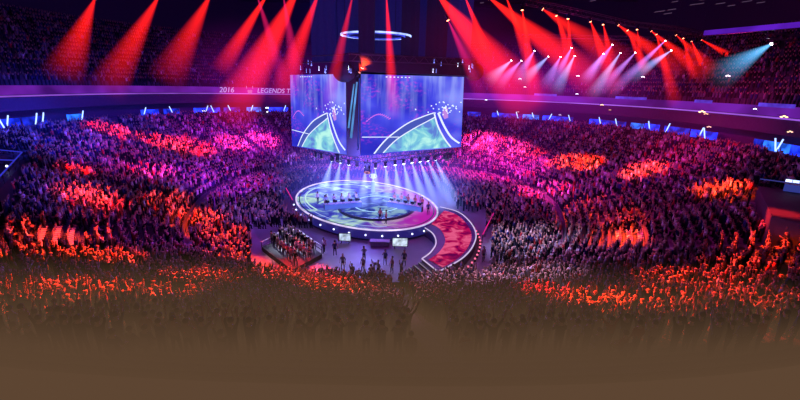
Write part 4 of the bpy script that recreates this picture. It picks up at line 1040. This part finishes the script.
# aisle steps in the stands
for ai, th in enumerate(AISLES):
    if proj(prof(th, .5))[2] < 3: continue
    u, v, d = proj(prof(th, .5))
    if not (-60 < u < 860 and v < 400): continue
    b_ = B(); ln = []; a0 = prof(th, 0); dd = (prof(th, 1)-a0); dd.z = 0; dd.normalize(); sd = Vector((-dd.y, dd.x, 0))*.4
    for k in range(1, NR-1):
        a = prof(th, k/NR); z0 = prof(th, (k-1)/NR).z; L_ = (prof(th, (k+1)/NR)-a).xy.length; zm = (z0+a.z)/2
        for s_, z_ in ((-.42, z0+.02), (-.42, zm), (-.01, zm), (-.01, a.z+.02)): q = a+dd*L_*s_; q.z = z_; ln.append(q)
    A_ = [[b_.verts.new(q+o_) for q in ln] for o_ in (-sd, sd, -sd-Vector((0, 0, .35)), sd-Vector((0, 0, .35)))]
    for i in range(len(ln)-1):
        for x, y in ((0, 1), (1, 3), (3, 2), (2, 0)): b_.faces.new((A_[x][i], A_[x][i+1], A_[y][i+1], A_[y][i]))
    for i in (0, len(ln)-1): b_.faces.new((A_[0][i], A_[1][i], A_[3][i], A_[2][i]))
    link('aisle_steps', b_, surf('aisle_conc', (.16, .15, .17), .9), label='concrete aisle steps climbing the lower stand, flight %d counted around the bowl' % (ai+1), cat='steps', group='aisle steps of the lower stand')

# ------------------------------------------------------------------ haze
def haze_blob(c, r, col, s, name, label, rot=0, p=1.5, noise=.5):  # coloured light in the air is put into the volume as emission
    b_ = B(); bmesh.ops.create_icosphere(b_, subdivisions=3, radius=1)
    m, nt, out = nodes(name+'_air'); L = nt.links.new
    tc = N(nt, 'TexCoord'); vm = N(nt, 'VectorMath'); vm.operation = 'LENGTH'; L(tc.outputs['Object'], vm.inputs[0])
    d = mth(nt, 'SUBTRACT', 1, vm.outputs['Value'], True); d = mth(nt, 'POWER', d, p)
    no = N(nt, 'TexNoise'); no.inputs['Scale'].default_value = 2.5; L(tc.outputs['Object'], no.inputs['Vector'])
    g = mth(nt, 'MULTIPLY', d, mth(nt, 'ADD', mth(nt, 'MULTIPLY', no.outputs['Fac'], 2*noise), 1-noise)); g = mth(nt, 'MULTIPLY', g, s)
    vol_common(nt, out, g, col, absorb=.0002)
    o = link(name, b_, m, label=label, cat='haze', kind='stuff'); o.location = c; o.scale = r; o.rotation_euler.z = rot; return o
haze_blob(P(378, 180, y=62), (18, 16, 9), (.13, .11, 1), .095, 'stage_haze', 'blue violet haze glowing over the round stage')
haze_blob(P(500, 165, y=74), (18, 14, 8), (.55, .01, .75), .014, 'magenta_haze', 'magenta haze over the crowd right of the stage')
haze_blob(P(245, 150, y=84), (26, 14, 8), (.30, .01, .7), .018, 'violet_haze', 'violet haze over the far left crowd')
haze_blob(P(540, 88, y=84), (34, 14, 12), (.40, .01, .50), .026, 'purple_haze', 'purple red haze hanging before the right concourse')
haze_blob(P(470, 42, y=60), (12, 10, 7), (.7, .0, .03), .006, 'red_haze', 'red haze round the roof lights right of the video cube')
haze_blob(P(255, 75, y=80), (20, 14, 11), (.35, .005, .4), .018, 'purple_haze', 'purple haze left of the video cube')
haze_blob(P(40, 120, y=60), (30, 20, 9), (.01, .01, .5), .010, 'blue_haze', 'deep blue haze over the left concourse')
haze_blob(P(390, 30, y=80), (26, 12, 12), (.01, .006, .35), .012, 'blue_haze', 'deep blue haze behind the video cube')
haze_blob(P(700, 120, y=62), (26, 14, 9), (.4, .004, .12), .009, 'crimson_haze', 'dull crimson haze over the right concourse')
# added brown fade over the nearest rows, painted as a glowing, absorbing volume
def near_fade():
    vs = []; fs = []; K = 14; J = 16
    xs = [-58+116*j/J for j in range(J+1)]
    for top in (0, 1):
        for i in range(K+1):
            y = 5+33*i/K
            for x in xs:
                vs.append((x, y, max(0.5, 12.2-.35*y)*1.0+(-1.2 if not top else 4.0)))
    n = J+1; off_ = (K+1)*n
    for i in range(K):
        for j in range(J):
            a = i*n+j; fs.append((a, a+1, a+n+1, a+n)); fs.append((off_+a, off_+a+n, off_+a+n+1, off_+a+1))
    for i in range(K):
        a = i*n; fs.append((a, a+n, off_+a+n, off_+a)); a = i*n+J; fs.append((a, off_+a, off_+a+n, a+n))
    for j in range(J):
        a = j; fs.append((a, off_+a, off_+a+1, a+1)); a = K*n+j; fs.append((a, a+1, off_+a+1, off_+a))
    m, nt, out = nodes('brown_fade_volume'); L = nt.links.new
    tc = N(nt, 'TexCoord'); s = N(nt, 'SeparateXYZ'); L(tc.outputs['Object'], s.inputs[0])
    yy_ = s.outputs[1]
    dn = mth(nt, 'MULTIPLY', mth(nt, 'POWER', 2.718, mth(nt, 'MULTIPLY', mth(nt, 'SUBTRACT', yy_, 13), -1/7.5)), .36)
    hf = mth(nt, 'SUBTRACT', mth(nt, 'SUBTRACT', 16.0, mth(nt, 'MULTIPLY', yy_, .35)), s.outputs[2])
    hf = mth(nt, 'POWER', mth(nt, 'MULTIPLY', hf, .27, True), 1.4); dn = mth(nt, 'MULTIPLY', dn, hf)
    dn = mth(nt, 'MULTIPLY', dn, mth(nt, 'MULTIPLY', mth(nt, 'SUBTRACT', 38, yy_), 1/12, True))
    g = mth(nt, 'MULTIPLY', dn, 1.0); vol_common(nt, out, g, (.11, .060, .032), dens_sock=dn); m.cycles.volume_step_rate = .12
    bm = B()
    vv = [bm.verts.new(v) for v in vs]
    for f in fs: bm.faces.new([vv[i] for i in f])
    link('brown_fade', bm, m, label='added brown glowing volume fading out the nearest rows of the stand', cat='haze', kind='stuff')
near_fade()

# ------------------------------------------------------------------ light
w = bpy.data.worlds.new('world'); sc.world = w; w.use_nodes = True; w.node_tree.nodes['Background'].inputs[0].default_value = (.03, .006, .09, 1); w.node_tree.nodes['Background'].inputs[1].default_value = .5
KW = 1000
srcs = [Vector((15, 50, 27.5)), Vector((-20, 50, 27.5)), Vector((-6, 40, 29)), Vector((4, 78, 26)), Vector((-16, 76, 26)), Vector((38, 66, 27.5))]
SPK = 1.0
def crowd_spot(u, v, rpx, col, k=1.0, src=None, blend=.6):
    t = hit(u, v, .8); d = proj(t)[2]; rad = rpx*d/F
    s = min(srcs, key=lambda q: abs((q-t).length-34)) if src is None else srcs[src]
    D = (t-s).length; spot(s, t, col, k*480*D*D*SPK, 2*math.atan(rad*1.2/D), blend, .6)
OR = (1, .045, .004); RD = (1, .02, .02); MG = (1, .03, .35); VI = (.35, .05, 1); BU = (.04, .05, 1)
for a in [(75, 172, 14, RD), (84, 196, 24, OR), (100, 206, 20, RD), (60, 236, 34, OR), (95, 262, 34, OR), (30, 255, 20, OR), (112, 132, 17, RD), (160, 143, 17, RD), (190, 148, 20, RD), (232, 144, 16, MG), (262, 141, 16, MG), (150, 172, 16, MG), (168, 202, 20, OR), (195, 222, 24, OR), (222, 238, 20, OR),
          (240, 262, 30, OR), (285, 282, 32, OR), (330, 288, 24, RD), (568, 163, 17, OR), (588, 165, 15, OR), (644, 172, 20, OR), (718, 190, 18, OR), (735, 190, 14, OR), (545, 196, 24, MG), (580, 208, 20, OR), (618, 222, 24, OR), (632, 232, 16, OR), (652, 246, 8, OR),
          (770, 250, 30, OR), (755, 275, 34, OR), (795, 232, 18, RD), (715, 290, 36, OR), (670, 285, 26, OR), (560, 298, 28, RD), (610, 310, 26, OR), (500, 148, 20, MG), (520, 156, 16, RD), (480, 142, 18, MG), (200, 285, 36, OR), (60, 300, 50, OR), (300, 268, 30, RD), (340, 295, 36, OR), (640, 310, 60, OR), (150, 300, 40, OR), (770, 310, 34, OR)]:
    crowd_spot(*a, k=1.0)
for a in [(485, 175, 50, (.9, .02, .6), 1.1), (225, 185, 56, (.55, .02, 1), .4), (230, 140, 60, (.55, .01, .8), .3), (300, 168, 30, (.4, .1, 1), .3), (535, 245, 50, (.6, .5, 1), .42), (600, 255, 60, (.5, .15, .7), .12), (292, 244, 24, (.8, .85, 1), .8), (460, 285, 50, (.7, .35, .8), .55), (530, 280, 50, (.7, .4, .9), .5), (390, 300, 60, (.8, .25, .3), .2), (345, 262, 50, (.5, .45, .9), .2), (160, 240, 80, (.5, .02, .8), .09), (30, 190, 70, (.12, .05, 1), .16), (40, 135, 60, (.03, .05, 1), .3),
          (650, 210, 90, (.6, .01, .4), .18), (700, 150, 70, (.6, .01, .22), .22), (250, 215, 40, (.35, .12, 1), .2), (380, 165, 60, (.5, .06, 1), .35), (450, 270, 60, (.5, .2, .5), .08), (120, 160, 60, (.6, .01, .5), .2), (580, 190, 80, (.6, .01, .5), .25)]:
    crowd_spot(a[0], a[1], a[2], a[3], k=a[4]*.62, blend=1.0)
# added bare point lamps: stage wash, then coloured ambient fill over the stands
def pt(loc, col, e_, r=1.0):
    l = bpy.data.lights.new('wash', 'POINT'); l.energy = e_; l.color = col; l.shadow_soft_size = r; o = bpy.data.objects.new('fill_wash_lamp', l); COL.objects.link(o); o.location = loc
pt((-5, 52, 8.2), (.2, .15, 1), 5000, 1.5); pt((-4, 66, 8.0), (.25, .3, 1), 7000, 1.5); pt((7, 52, 9), (.6, .05, .6), 2200, 1)
pt((-4, 40, 22), (.3, .05, .6), 9000, 2); pt((34, 80, 20), (.6, .01, .2), 6000, 2); pt((-34, 84, 20), (.4, .02, .6), 6000, 2); pt((46, 60, 23), (.5, .01, .2), 3000, 2); pt((-44, 66, 18), (.05, .05, 1), 6000, 2)
pt((0, 84, 30), (.03, .03, 1), 15000, 2)
